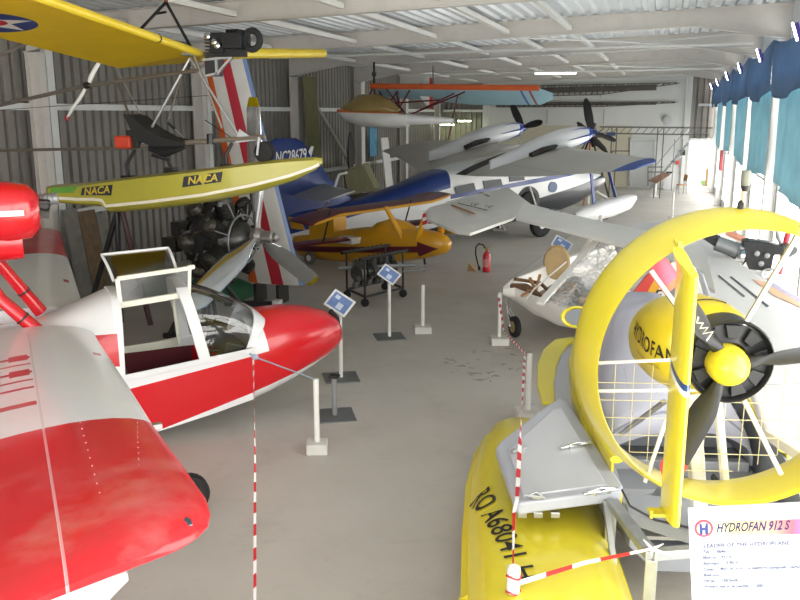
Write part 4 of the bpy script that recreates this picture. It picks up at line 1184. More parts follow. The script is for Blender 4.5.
def strut_px(p, q, Yp=22.0, Yq=22.0, r=.022, mt=mar_t, nm='wing_strut'):
    m = MB(); m.tube([h_(*p, Y=Yp), h_(*q, Y=Yq)], r, 6); m.build(nm, mt, hg)
for p, q, y1, y2 in (((374, 86), (378, 122), 22, 22), ((374, 86), (367, 100), 22, 22), ((384, 86), (412, 122), 22, 22.3), ((376, 88), (402, 120), 22.5, 22), ((400, 88), (378, 118), 22.4, 22), ((410, 90), (392, 120), 22, 22), ((380, 104), (440, 100), 22, 22.4), ((455, 93), (404, 118), 22.3, 22), ((465, 92), (392, 122), 22, 22), ((458, 94), (448, 140), 22.5, 22.8), ((396, 88), (400, 112), 22.6, 22)):
    strut_px(p, q, y1, y2)
# upright tail, red white
tl_ = [h_(x, y, 22.9) for x, y in ((418, 94), (426, 76), (432, 78), (433, 110), (427, 106))]
m = MB(); m.prism(tl_, (0, .05, 0)); m.build('tail_fin', mat('white fin red stripe', 'd8d6d0', .5, paint=[('b83a2a', [('h', (1, 0, 0), tl_[1].x + .1)])]), hg, smooth=0)
tl_ = [h_(x, y, 22.9) for x, y in ((418, 94), (434, 94), (430, 108), (426, 106))]
m = MB(); m.tube([h_(374, 86), h_(374, 70), h_(374, 62)], .03, 6); m.sphere(tuple(h_(374, 74)), .07, 8, 5); m.build('hanging_hook', M['black'], hg)
m = MB(); m.tube([h_(433, 83), h_(433, 66)], .015, 5); m.build('hanging_cable', M['black'], hg)
# ------------------------------------------------------------------ yellow ultralight flying boat hanging at the left
UL = (-6.6, 10.5, 0)
ul = thing('ultralight_seaplane', 'yellow ultralight seaplane hanging over the left aisle with a lime float hull', 'aircraft', UL, 0)
def us(px, py, Y=10.5, **k):
    p = spot(px, py, y=Y) if not k else spot(px, py, **k)
    return p - Vector(UL)
LIME = 'c9bd2e'
lime = mat('lime yellow hull', 'a8a034', .4, coat=.2, var=.05, paint=[])
# hull: shallow punt with chine and white rubbing strake
ht = [(48, 189, .05, .06), (58, 187, .22, .20), (90, 185, .30, .27), (112, 182, .32, .33), (118, 181, .33, .41), (160, 176, .34, .42), (215, 170, .33, .39), (262, 164, .27, .33), (295, 161, .18, .23), (315, 160, .08, .12), (322, 161, .02, .03)]
m = MB(); rings = []
for x, y, hw, h in ht:
    t = us(x, y, 10.5 + 0)
    rings.append([(t.x, -hw, t.z), (t.x, -hw * 1.02, t.z - h * .86), (t.x, -hw * .8, t.z - h), (t.x, 0, t.z - h * 1.1), (t.x, hw * .8, t.z - h), (t.x, hw * 1.02, t.z - h * .86), (t.x, hw, t.z), (t.x, hw * .5, t.z + .03), (t.x, 0, t.z + .04), (t.x, -hw * .5, t.z + .03)])
m.loft(rings); hull = m.build('hull', lime, ul, smooth=30)
def hullpt(px, k=.0, out=0.0):
    for (x0, y0, w0, h0), (x1, y1, w1, h1) in zip(ht, ht[1:]):
        if px <= x1:
            t = max(0, (px - x0) / (x1 - x0)); a = us(x0, y0).lerp(us(x1, y1), t); hw = w0 + (w1 - w0) * t; h = h0 + (h1 - h0) * t
            return Vector((a.x, -hw * (1 + .02 * min(1, k / .86)) - out, a.z - h * k))
m = MB(); rings = []
for px in list(range(50, 116, 8)) + [116, 119] + list(range(125, 322, 10)) + [320]:
    k = .8 if px > 117 else .66
    p = hullpt(px, k, .0); rings.append([p + Vector((0, -.02, .02)), p + Vector((0, -.025, -.02)), p + Vector((0, .02, -.02)), p + Vector((0, .02, .02))])
m.loft(rings); m.build('rubbing_strake', mat('cream strake', 'ded8c6', .4), hull, smooth=0)
m = MB(); m.prism([hullpt(62, -.02, .008), hullpt(92, -.02, .008), hullpt(86, .33, .008), hullpt(60, .33, .008)], (0, .004, 0)); m.build('green_patch', mat('green tape', '5f9a3a', .5), hull, smooth=0)
navyp = mat('dark navy decal', '26282e', .5); gold = mat('gold lettering', 'c8b23a', .5)
for x0, x1, sz in ((94, 127, .12), (195, 234, .13)):
    a, b_, c_, d_ = hullpt(x0 + 2, .10, .008), hullpt(x1, .10, .008), hullpt(x1 - 2, .46, .01), hullpt(x0, .46, .01)
    m = MB(); m.prism([a, b_, c_, d_], (0, .003, 0)); dc = m.build('name_plate', navyp, hull, smooth=0)
    ctr = (a + b_ + c_ + d_) / 4 + Vector((0, -.009, 0))
    r_ = (b_ - a).normalized()
    text_on('NACA', .14, plane_fn(ctr, r_, Vector((-r_.z, 0, r_.x))), gold, dc, 'lettering', .3, .003, 1.15)
# frame tubes
tub = mat('dull alloy tube', '8d857a', .4, .6)
tubd = mat('brownish alloy tube', '6f675c', .45, .5)
def tb(pts, r, mt=tub, nm='frame_tube', n=8):
    m = MB(); m.tube(pts, r, n); return m.build(nm, mt, ul)
tb([us(-30, 151), us(130, 148), us(150, 146)], .022, tubd, 'boom_tube')
tb([us(140, 146), us(265, 137)], .035, tub, 'keel_tube')
tb([us(-30, 112), us(85, 86), us(200, 70)], .028, tubd, 'drive_boom')
tb([us(190, 58), us(141, 147)], .02, M['alu']); tb([us(190, 58), us(240, 138)], .02, M['alu'])
tb([us(194, 55), us(222, 128)], .02, tub); tb([us(111, 62, 10.8), us(130, 118, 10.6)], .018, tubd); tb([us(113, 62, 10.8), us(140, 113)], .01, M['alu'])
tb([us(186, 62, 11), us(168, 120, 10.8)], .012, tubd); tb([us(-20, 64), us(40, 38)], .025, tub, 'wing_strut'); 
tb([us(232, 138), us(205, 120)], .006, M['black'], 'cable', 4); tb([us(0, 110), us(215, 95)], .004, M['black'], 'cable', 4)
for a, b_, c_ in (((135, 150), (126, 165), (128, 176)), ((152, 155), (168, 160), (171, 168)), ((232, 143), (226, 155), (227, 165))):
    tb([us(*a), us(*b_), us(*c_)], .025, M['black'], 'hull_leg')
    p = us(*c_); m = MB(); m.box((p.x, 0, p.z - .03), (.16, .14, .08)); m.build('leg_bracket', M['dark_metal'], ul, smooth=0, bevel=.01)
# seat, tank, levers
m = MB()
sp_ = [us(131, 114), us(140, 116), us(152, 127), (us(170, 137)), us(186, 141)]
lo2 = [us(133, 118), us(138, 128), us(144, 140), us(160, 146), us(186, 146)]
rings = []
for a, b_ in zip(sp_, lo2): rings.append([(a.x, -.2, a.z), (a.x, .2, a.z), (b_.x, .2, b_.z), (b_.x, -.2, b_.z)])
m.loft(rings); m.build('seat', mat('black sling cloth', '1e1f20', .9), ul, smooth=30, bevel=.01)
m = MB(); m.tube([us(150, 148), us(165, 151), us(185, 147)], [.05, .09, .03], 8); m.build('undertray', M['black'], ul)
p = us(126, 142); m = MB(); m.box((p.x, 0, p.z), (.27, .2, .18)); m.build('fuel_tank', mat('orange red tank', 'b8381c', .5), ul, smooth=0, bevel=.03)
m = MB(); m.box((p.x + .12, 0, p.z + .12), (.12, .14, .1)); m.box((p.x + .2, .02, p.z), (.1, .18, .16)); m.build('carburettor', M['dark_metal'], ul, smooth=0, bevel=.01)
tb([us(168, 123), us(175, 129)], .018, M['black'], 'control_lever'); tb([us(174, 128), us(184, 138)], .008, M['alu'], 'control_lever')
tb([us(211, 134), us(211, 144)], .06, M['black'], 'clamp')
# nose wheel on its fork
p = us(266, 152)
m = MB(); m.wheel((p.x - .02, 0, p.z), (0, 1, 0), .145, .12, .35); m.build('nose_wheel', M['rubber'], ul)
m = MB(); m.beam(us(262, 137) + Vector((0, -.08, 0)), us(260, 155) + Vector((0, -.08, 0)), .03, .02); m.prism([us(236, 140), us(240, 129), us(250, 136), us(262, 136), us(264, 139), us(236, 143)], (0, -.02, 0)); m.build('wheel_fork', M['alu'], ul, smooth=0)
# wing
yw = mat('yellow wing fabric', 'd9b81c', .5, var=.05, translucent=.3, paint=[])
le0, te0 = Vector((-6.2, 10.6, 4.60)), Vector((-7.5, 10.6, 4.42))
le1, te1 = Vector((-5.9, 6.0, 5.02)), Vector((-7.75, 6.0, 4.95))
le2, te2 = Vector((-6.2, 15.0, 4.88)), Vector((-7.7, 15.0, 4.82))
def W_(v): return v - Vector(UL)
def lin(a, b, t): return a.lerp(b, t)
m = MB()
m.wing([(W_(lin(le0, le1, t)), W_(lin(te0, te1, t)), .055) for t in (0, .25, .5, .75, 1)], n=10, camber=.03)
rc = spot(-8, 14, z=4.86) - Vector(UL)
pr_ = [('2f3f78', [('d', tuple(rc), .46, (1, 1, 0))])]
for k in range(5):
    a = 2 * PI * k / 5 + .25
    tip_ = Vector((rc.x + .45 * cos(a), rc.y + .45 * sin(a), 0)); d_ = Vector((cos(a), sin(a), 0)); ms = []
    for sg in (-1, 1):
        b0 = Vector((rc.x, rc.y, 0)) + Vector((-d_.y, d_.x, 0)) * (.16 * sg)
        e = tip_ - b0; n = Vector((e.y, -e.x, 0)).normalized()
        if n.dot(Vector((rc.x, rc.y, 0)) - b0) < 0: n = -n
        ms.append(('h', tuple(n), n.dot(b0)))
    ms.append(('h', tuple(d_), d_.dot(Vector((rc.x, rc.y, 0))) - .05))
    pr_.append(('d8d6cc', ms))
pr_.append(('b02030', [('d', tuple(rc), .15, (1, 1, 0))]))
w1 = m.build('wing', mat('yellow wing fabric with roundel', 'd9b81c', .5, var=.05, translucent=.3, paint=pr_), ul, smooth=60)
m = MB(); m.tube([W_(lin(le0, le1, t)) for t in (0, .5, 1)], .05, 10); m.build('leading_edge', mat('bright yellow leading edge', 'e2c62a', .4), ul)
m = MB(); m.tube([W_(lin(le0, le1, .24)) + Vector((0, .004, 0)), W_(lin(le0, le1, .245))], .054, 10); m.build('edge_seam', M['dark_metal'], ul)
m = MB()
m.wing([(W_(lin(le0, le2, t)), W_(lin(te0, te2, t)), .055) for t in (.0, .4, .8, 1)], n=8, camber=.03)
m.build('wing', yw, ul, smooth=60)
m = MB(); m.tube([W_(lin(le0, le2, t)) for t in (.1, .5, 1)], .08, 10); m.build('leading_edge', bpy.data.materials['bright yellow leading edge'], ul)
# engine and pulley up front
p = us(229, 43)
m = MB(); m.box((p.x - .12, 0, p.z), (.2, .26, .26)); m.box((p.x + .12, 0, p.z + .02), (.26, .3, .2)); m.box((p.x + .02, 0, p.z - .13), (.4, .2, .1)); 
for k in range(5): m.box((p.x - .25 + .012, 0, p.z - .09 + .045 * k), (.14, .24, .015))
for k in range(5): m.box((p.x + .02 + .04 * k, 0, p.z + .14), (.012, .22, .06))
m.build('engine', M['dark_metal'] if False else mat('black engine castings', '1c1c1d', .4, .4, var=.3, vscale=18), ul, smooth=0, bevel=.01)
for dx, dz in ((-.22, .08), (-.12, -.0), (-.08, -.04)):
    m = MB(); m.lathe((p.x + dx, -.14, p.z + dz), (0, -1, 0), [(0, .05), (.05, .045), (.06, .02)], 12); m.build('engine_boss', M['chrome'], ul)
m = MB(); c_ = us(252, 40)
pts = [(c_.x + .10 * cos(a) * (1.15), 0, c_.z + .12 * sin(a)) for a in [k * PI / 8 for k in range(-8, 9)]]
m.tube(pts, .045, 10); m.tube([(c_.x - .25, 0, c_.z), (c_.x - .1, 0, c_.z)], .06, 8); m.build('exhaust_muffler', M['rubber'], ul)
m = MB(); m.prism([us(205, 52), us(216, 50), us(216, 76), us(205, 76)], (0, .2, 0)); m.build('belt_guard', M['black'], ul, smooth=0)
m = MB(); m.beam(us(203, 60), us(232, 57), .05, .03); m.beam(us(232, 57), us(218, 73), .04, .03); m.beam(us(205, 76), us(219, 73), .03, .03); m.beam(us(216, 58), us(217, 75), .03, .03); m.build('engine_mount', M['alu'], ul, smooth=0)
p = us(190, 52); m = MB(); m.box(p, (.16, .2, .1)); m.build('wing_joint', M['grey_metal'], ul, smooth=0, bevel=.02)
# pusher propeller on the drive boom
hb = us(87, 86)
for sgn, pts, w in ((1, [(89, 84), (92, 75), (98, 64), (100, 61)], .06), (-1, [(86, 87), (80, 98), (73, 108), (68, 117)], .05)):
    m = MB(); rings = []
    for i, q in enumerate(pts):
        c_ = us(*q); k = [.5, 1, .9, .35][i]
        rings.append([(c_.x + w * k * cos(a), .03 * sin(a), c_.z + w * .4 * k * cos(a)) for a in [2 * PI * j / 10 for j in range(10)]])
    m.loft(rings); m.build('propeller_blade', M['matt_white'], ul, smooth=60)
m = MB(); c_ = us(67, 118); m.sphere(c_, (.035, .03, .045), 10, 6); m.build('blade_tip', mat('dark red tip', '8c1a2a', .4), ul)
m = MB(); m.lathe(hb + Vector((-.05, 0, 0)), (1, 0, .2), [(0, .03), (.02, .05), (.1, .05), (.12, .03)], 12); m.build('propeller_hub', M['dark_metal'], ul)
# suspension: inverted V to the roof
apex = spot(166, 2, y=10.6); tbp = [apex, ]
m = MB(); m.tube([apex - Vector(UL), us(138, 32, 10.2)], .022, 6); m.build('sling_rod', M['black'], ul)
m = MB(); m.tube([apex - Vector(UL), us(192, 49, 10.7)], .022, 6); m.build('sling_rod', M['black'], ul)
m = MB(); m.tube([us(154, 14), us(166, 12)], .018, 6); m.build('sling_bar', M['black'], ul)
m = MB(); m.tube([apex - Vector(UL), (apex.x - UL[0], apex.y - UL[1], roof_z(apex.x) - .02)], .03, 6); m.build('roof_hook', mat('rust red hook', '8a4a34', .6), ul)

# ------------------------------------------------------------------ radial engine on a stand
RL, RRZ = (-6.42, 12.55, 0), -8
rad_e = thing('radial_engine', 'big black radial engine with bare metal three blade propeller on a steel stand', 'engine', RL, RRZ)
oil = M['dark_metal']; EZ = 1.72
m = MB(); m.lathe((-1.25, 0, EZ), (1, 0, 0), [(0, .2), (.05, .34), (.3, .4), (.75, .42), (.8, .34), (.95, .3), (1.05, .2), (1.1, .12), (1.25, .1)], 28); m.build('crankcase', mat('grey crankcase', '4c4c4a', .35, .7, var=.2, vscale=12), rad_e)
fin_m = mat('black cylinder fins', '45423d', .38, .7, var=.4, vscale=20)
for row, x0 in ((0, -.55), (1, -.95)):
    for k in range(7):
        a = 2 * PI * k / 7 + row * PI / 7
        d = Vector((0, cos(a), sin(a))); base = Vector((x0, 0, EZ))
        m = MB(); prof = [(.36, .14)]
        for j in range(8): prof += [(.38 + j * .036, .155), (.388 + j * .036, .13), (.40 + j * .036, .13), (.408 + j * .036, .155)]
        prof += [(.7, .15), (.76, .12), (.8, .04)]
        m.lathe(base, d, prof, 14); cy_ = m.build('cylinder', fin_m, rad_e, smooth=30)
        if row == 0:
            m = MB(); c_ = base + d * .74; t = Vector((0, -sin(a), cos(a)))
            m.sphere(c_ + t * .07 + Vector((.03, 0, 0)), (.06, .06, .06), 8, 5); m.sphere(c_ - t * .07 + Vector((.03, 0, 0)), (.06, .06, .06), 8, 5); m.build('rocker_box', M['dark_metal'], cy_)
            m = MB(); m.tube([base + d * .36 + Vector((.2, 0, 0)) + t * .05, base + d * .72 + Vector((.1, 0, 0)) + t * .07], .012, 6); m.build('pushrod_tube', M['grey_metal'], cy_)
m = MB(); m.lathe((-.92, 0, EZ), (1, 0, 0), [(0, .1), (0, .6), (.22, .62), (.24, .1)], 28); m.build('baffle_ring', mat('black baffle', '171717', .7), rad_e, smooth=30)
m = MB(); m.lathe((-1.55, 0, EZ), (1, 0, 0), [(0, .1), (.05, .28), (.3, .34), (.32, .2)], 20); m.box((-1.65, .1, EZ + .1), (.3, .3, .25)); m.box((-1.7, -.15, EZ - .15), (.3, .2, .25)); m.build('accessory_case', oil, rad_e, smooth=30, bevel=.01)
m = MB()
for k in range(9):
    a = 2 * PI * k / 9
    m.tube([(-1.3, .36 * cos(a), EZ + .36 * sin(a)), (-1.15, .5 * cos(a + .1), EZ + .5 * sin(a + .1)), (-1.0, .6 * cos(a + .2), EZ + .6 * sin(a + .2))], .035, 6)
m.build('intake_pipes', M['black'], rad_e)
m = MB(); m.tube([(-.3, .42 * cos(2 * PI * k / 20), EZ + .42 * sin(2 * PI * k / 20)) for k in range(21)], .016, 6); m.build('ignition_ring', M['grey_metal'], rad_e)
hubx = .0
m = MB(); m.lathe((hubx - .08, 0, EZ + .08), (1, 0, 0), [(0, .13), (.1, .15), (.16, .12), (.18, .1), (.38, .1), (.4, .07), (.46, .07), (.48, .03)], 18); m.build('propeller_hub', mat('worn hub', '8a8680', .4, .6, var=.15), rad_e)
pol = mat('polished blade alloy', 'c6c8ca', .2, .95, var=.06, vscale=3, paint=[])
for k, (a, nm) in enumerate(((90, 'up'), (205, 'front'), (-32, 'back'))):
    a_ = rad(a); d = Vector((0, cos(a_), sin(a_))); hub = Vector((hubx, 0, EZ + .08)); ax = Vector((1, 0, 0))
    Lb = (2.15, 1.85, 2.0)[k]
    m = MB(); rings = []
    for i in range(13):
        t = i / 12; r = .1 + Lb * t
        ch = .055 + (.155 if k == 1 else .125) * min(1, max(0, (t - .06) * 3.5)) ** .8 * (1 - .25 * t); ch *= 1 if t < .94 else .6
        tw = rad(66 - 24 * t) if k else rad(88 - 8 * t); th = .05 * (1 - t * .75) if t > .1 else .055
        sd = ax.cross(d).normalized(); c2 = sd * cos(tw) + ax * sin(tw); n2 = d.cross(c2)
        rings.append([hub + d * r + c2 * (ch * cos(b)) + n2 * (th * sin(b)) for b in [2 * PI * q / 12 for q in range(12)]])
    m.loft(rings)
    dd = hub.dot(d) + .1 + Lb * .93
    b_ = m.build('propeller_blade', mat('bare alloy blade with yellow tip', 'd4d6d8', .14, .95, var=.05, vscale=3, paint=([('e6cf20', [('h', tuple(d), dd)])] if k != 1 else None)), rad_e, smooth=60)
    if k == 0: b_['label'] = 'upright blade with yellow tip'
for a, b_ in (((-1.1, .0, 1.3), (-1.5, -.6, .05)), ((-1.1, 0, 1.3), (-1.5, .7, .05)), ((-1.1, 0, 1.3), (-.6, -.6, .05)), ((-1.1, 0, 1.3), (-.6, .7, .05))):
    m = MB(); m.tube([a, b_], .045, 8); m.build('stand_leg', M['black'], rad_e)
for a, b_ in (((-1.6, -.6, .05), (.3, -.5, .05)), ((-1.6, .7, .05), (.3, .7, .05)), ((-1.5, -.6, .05), (-1.5, .7, .05)), ((-.6, -.6, .05), (-.6, .7, .05))):
    m = MB(); m.beam(a, b_, .09, .09); m.build('stand_rail', M['black'], rad_e, smooth=0)
m = MB(); m.tube([(-1.2, 0, 1.25), (-1.15, 0, .1)], .09, 10); m.build('stand_post', M['black'], rad_e)

ra, rb_ = spot(225, 303, z=.08, loc=RL, rz=RRZ), spot(274, 304, z=.08, loc=RL, rz=RRZ)
m = MB(); m.beam(ra, rb_, .1, .1); m.build('stand_rail', M['black'], rad_e, smooth=0)
m = MB(); m.box(rb_ + Vector((.08, 0, .02)), (.14, .16, .14)); m.build('rail_end_cap', M['white'], rad_e, smooth=0)
rnd_ = random.Random(11); gm_ = [M['dark_metal'], M['grey_metal'], mat('bronze grease', '5a4a38', .4, .6, var=.3, vscale=15)]
for j in range(3):
    m = MB()
    for k in range(26):
        a = rnd_.random() * 2 * PI; r = rnd_.uniform(.3, .72); x = rnd_.uniform(-1.15, -.42)
        c_ = Vector((x, r * cos(a), EZ + r * sin(a)))
        if k % 2: m.box(c_, (rnd_.uniform(.05, .13), rnd_.uniform(.05, .13), rnd_.uniform(.04, .1)), (a, a, 0))
        else: m.tube([c_, c_ + Vector((rnd_.uniform(-.15, .15), rnd_.uniform(-.15, .15), rnd_.uniform(-.15, .15))), c_ + Vector((.15, 0, rnd_.uniform(-.1, .1)))], .018, 5)
    o = m.build('engine_pipework', gm_[j], rad_e, smooth=30); o['kind'] = 'stuff'
af = thing('a_frame_trestle', 'dark steel trestle with sloping legs against the left wall behind the red flying boat', 'trestle', (-8.9, 12.9, 0))
for p, q in (((119, 206), (103, 262)), ((121, 206), (135, 262)), ((117, 206), (119, 262))):
    a, b_ = spot(*p, y=12.9) - Vector((-8.9, 12.9, 0)), spot(*q, y=12.9) - Vector((-8.9, 12.9, 0))
    e = a + (b_ - a) * (a.z / (a.z - b_.z)); m = MB(); m.tube([a, e], .05, 8); m.build('leg', M['black'] if p[0] != 121 else mat('dark maroon steel', '40201e', .5), af)
m = MB(); m.box((spot(119, 206, y=12.9) - Vector((-8.9, 12.9, 0))) , (.25, .12, .08)); m.build('head', M['black'], af, smooth=0)

# ------------------------------------------------------------------ striped wing panel standing behind the engine
sp0 = (-8.0, 15.2, 0)
def ss(px, py, Y=15.2): return spot(px, py, y=Y) - Vector(sp0)
sw = thing('striped_wing_panel', 'tall white wing panel with orange edge and red and blue stripes standing behind the radial engine', 'wing panel', sp0, 0)
sw['label'] = 'tall white wing panel with orange edge, red and blue stripes, upright behind the radial engine'
A_, B_, C2, D_ = ss(203, 58), ss(246, 58), ss(298, 262), ss(246, 262)
def lineh(p, q, side):
    """half plane in x-z right (+1) / left (-1) of the line p-q"""
    d = (q - p); n = Vector((d.z, 0, -d.x)).normalized()
    if n.x < 0: n = -n
    n = n * side
    return ('h', tuple(n), n.dot(p))
def bandm(t0, t1):
    return [lineh(A_.lerp(B_, t0), D_.lerp(C2, t0), 1), lineh(A_.lerp(B_, t1), D_.lerp(C2, t1), -1)]
m = MB(); m.loft([[(x + 0, y, z) for x, y, z in [(a.x + (b.x - a.x) * (1 - cos(PI * k / 8)) / 2, a.y - .09 * sin(PI * k / 8), a.z) for k in range(9)] + [(a.x + (b.x - a.x) * (1 + cos(PI * k / 8)) / 2, a.y + .06 * sin(PI * k / 8), a.z) for k in range(1, 8)]] for a, b in ((Vector((A_.x, 0, A_.z)), Vector((B_.x, 0, B_.z))), (Vector((D_.x, 0, D_.z)), Vector((C2.x, 0, C2.z))), (Vector((D_.x + .05, 0, .42)), Vector((C2.x + .12, 0, .42))))])
m.build('skin', mat('striped wing skin', 'cfcdc8', .4, coat=.1, paint=[('cc5a1e', bandm(-.3, .17)), ('b01c30', bandm(.44, .66)), ('6c86b8', bandm(.93, 1.3))]), sw, smooth=50)
for x in (-.2, .3):
    m = MB(); m.box((D_.x + .45 + x, .1, .21), (.06, .5, .42)); m.build('trestle_leg', M['dark_metal'], sw, smooth=0, bevel=.01)
# second striped panel, lower right behind the hub
# ------------------------------------------------------------------ engine display rack on castors
RK = (-5.85, 16.7, 0)
def rk_(px, py, z): return spot(px, py, z=z) - Vector(RK)
rk = thing('engine_rack', 'black wheeled steel rack carrying a row of small engine parts beside the mustard biplane', 'engine rack', RK, 0)
c1, c2, c3, c4 = rk_(347, 289, .2), rk_(365, 297, .2), rk_(403, 288, .2), rk_(385, 281, .2)
blk = M['black']
cs = [c1, c2, c3, c4]
for a, b_ in ((c1, c2), (c2, c3), (c3, c4), (c4, c1)):
    m = MB(); m.beam(a, b_, .04, .04); m.build('base_rail', blk, rk, smooth=0)
for a in cs:
    m = MB(); m.wheel((a.x, a.y, .085), (.4, -1, 0), .085, .05, .3, 14); m.tube([(a.x, a.y, .08), (a.x, a.y, .2)], .02, 6); m.build('castor', M['rubber'], rk)
    m = MB(); m.beam((a.x, a.y, .2), (a.x, a.y, .98), .035, .035); m.build('upright', blk, rk, smooth=0)
top = [Vector((a.x, a.y, .98)) for a in cs]
for a, b_ in ((top[0], top[3]), (top[1], top[2])):
    m = MB(); m.tube([a.lerp(b_, -.12), b_.lerp(a, -.12)], .035, 8); 
    for k in range(1, 9): q = a.lerp(b_, k / 9); m.box((q.x, q.y, q.z + .04), (.03, .03, .03))
    m.build('top_bar', M['dark_metal'], rk)
mid = (c1 + c2 + c3 + c4) / 4
ax = (c3 - c2).normalized()
for i in range(6):
    q = (c1 + c2) / 2 + (c3 - c2) * (.08 + .165 * i)
    m = MB(); m.lathe((q.x, q.y, .6), (ax.x, ax.y, 0), [(-.08, .1), (-.07, .17), (.07, .17), (.08, .1)], 12)
    for k in range(4): m.box((q.x, q.y, .77 + .03 * k), (.2, .22, .012))
    m.box((q.x, q.y, .82), (.14, .16, .14)); m.tube([(q.x, q.y, .55), (q.x - .05, q.y - .1, .32)], .07, 8); m.sphere((q.x + .02, q.y - .12, .5), .07, 8, 5)
    m.build('engine_cylinder', M['dark_metal'] if i % 2 else mat('oily grey metal', '5e5e5c', .4, .6, var=.3, vscale=15) if i == 0 else bpy.data.materials['oily grey metal'], rk, smooth=30)
m = MB(); m.tube([mid + Vector((-.7, -.3, .45)), mid + Vector((.8, .25, .5))], .04, 8); m.build('crankshaft', M['grey_metal'], rk)
q = (c2 + c3) / 2
m = MB(); m.tube([(c3.x, c3.y, .55), (c3.x + .4, c3.y + .15, .6)], .03, 8); m.lathe((c3.x + .4, c3.y + .15, .6), (1, .3, 0), [(0, .07), (.04, .07)], 12); m.build('output_shaft', M['grey_metal'], rk)

# ------------------------------------------------------------------ information signs on stands
def sign_stand(base, top, lab, pole_h, w=.34, h=.26, tilt=35, yaw=0, plate=True, board=True, roll=0):
    t = thing('information_sign', lab, 'information sign', base, yaw)
    m = MB(); m.tube([(0, 0, .01), (0, 0, pole_h)], .03, 10); m.build('pole', M['grey_metal'] if roll == 0 else M['matt_white'], t)
    if plate:
        m = MB(); m.box((0, 0, .008), (.5, .5, .016), (0, 0, .5)); m.build('base_plate', mat('dark steel plate', '6c6e6e', .5, .4) if 'dark steel plate' not in bpy.data.materials else bpy.data.materials['dark steel plate'], t, smooth=0)
    R = Euler((rad(90 - 90 + (90 - tilt) * 0 - 0), 0, 0)).to_matrix()
    r_ = Vector((cos(rad(roll)), 0, -sin(rad(roll)) * .9)).normalized()
    u_ = Vector((.0, cos(rad(tilt)), sin(rad(tilt)))); u_ = (u_ - r_ * u_.dot(r_)).normalized(); n_ = r_.cross(u_)
    c_ = Vector((0, 0, pole_h + .05))
    def bp(a, b, k): return c_ + r_ * a + u_ * b + n_ * k
    m = MB(); m.prism([bp(-w / 2, -h / 2, 0), bp(w / 2, -h / 2, 0), bp(w / 2, h / 2, 0), bp(-w / 2, h / 2, 0)], n_ * -.015); bd_ = m.build('board', M['white'], t, smooth=0)
    m = MB(); m.prism([bp(-w * .42, -h * .4, .001), bp(w * .42, -h * .4, .001), bp(w * .42, h * .4, .001), bp(-w * .42, h * .4, .001)], n_ * .001); m.build('printed_sheet', mat('blue printed sheet', '6a82b4', .35, var=.15, vscale=9) if 'blue printed sheet' not in bpy.data.materials else bpy.data.materials['blue printed sheet'], bd_, smooth=0)
    m = MB(); m.prism([bp(-w * .05, -h * .33, .003), bp(w * .2, -h * .33, .003), bp(w * .2, h * .0, .003), bp(-w * .05, h * .0, .003)], n_ * .001); m.prism([bp(-w * .3, h * .1, .003), bp(-w * .1, h * .1, .003), bp(-w * .1, h * .3, .003), bp(-w * .3, h * .3, .003)], n_ * .001); m.build('printed_picture', mat('pale print', 'c4d0e0', .4) if 'pale print' not in bpy.data.materials else bpy.data.materials['pale print'], bd_, smooth=0)
    return t
sign_stand((-4.40, 13.41, 0), None, 'small blue and white information sign on a pole in front of the black engine rack', 1.06, roll=34, tilt=50)
sign_stand((-4.36, 11.0, 0), None, 'small blue and white information sign beyond the nose of the red flying boat', 1.08, w=.36, h=.3, roll=32, tilt=50)
sp_ = thing('support_stand', 'grey pole on a steel base plate standing under the nose of the red flying boat', 'stand', (-3.86, 9.5, 0))
m = MB(); m.tube([(0, 0, .01), (0, 0, .52)], .035, 10); m.build('pole', M['grey_metal'], sp_)
m = MB(); m.box((0, 0, .53), (.12, .12, .03)); m.build('pad', M['rubber'], sp_, smooth=0)
m = MB(); m.box((0, 0, .008), (.5, .5, .016), (0, 0, .5)); m.build('base_plate', bpy.data.materials['dark steel plate'], sp_, smooth=0)
p = spot(553, 292, z=0)
sign_stand((-2.12, 18.9, 0), None, 'small information sign beside the cockpit of the unfinished white aircraft', .88, roll=30, tilt=50, w=.42, h=.3)

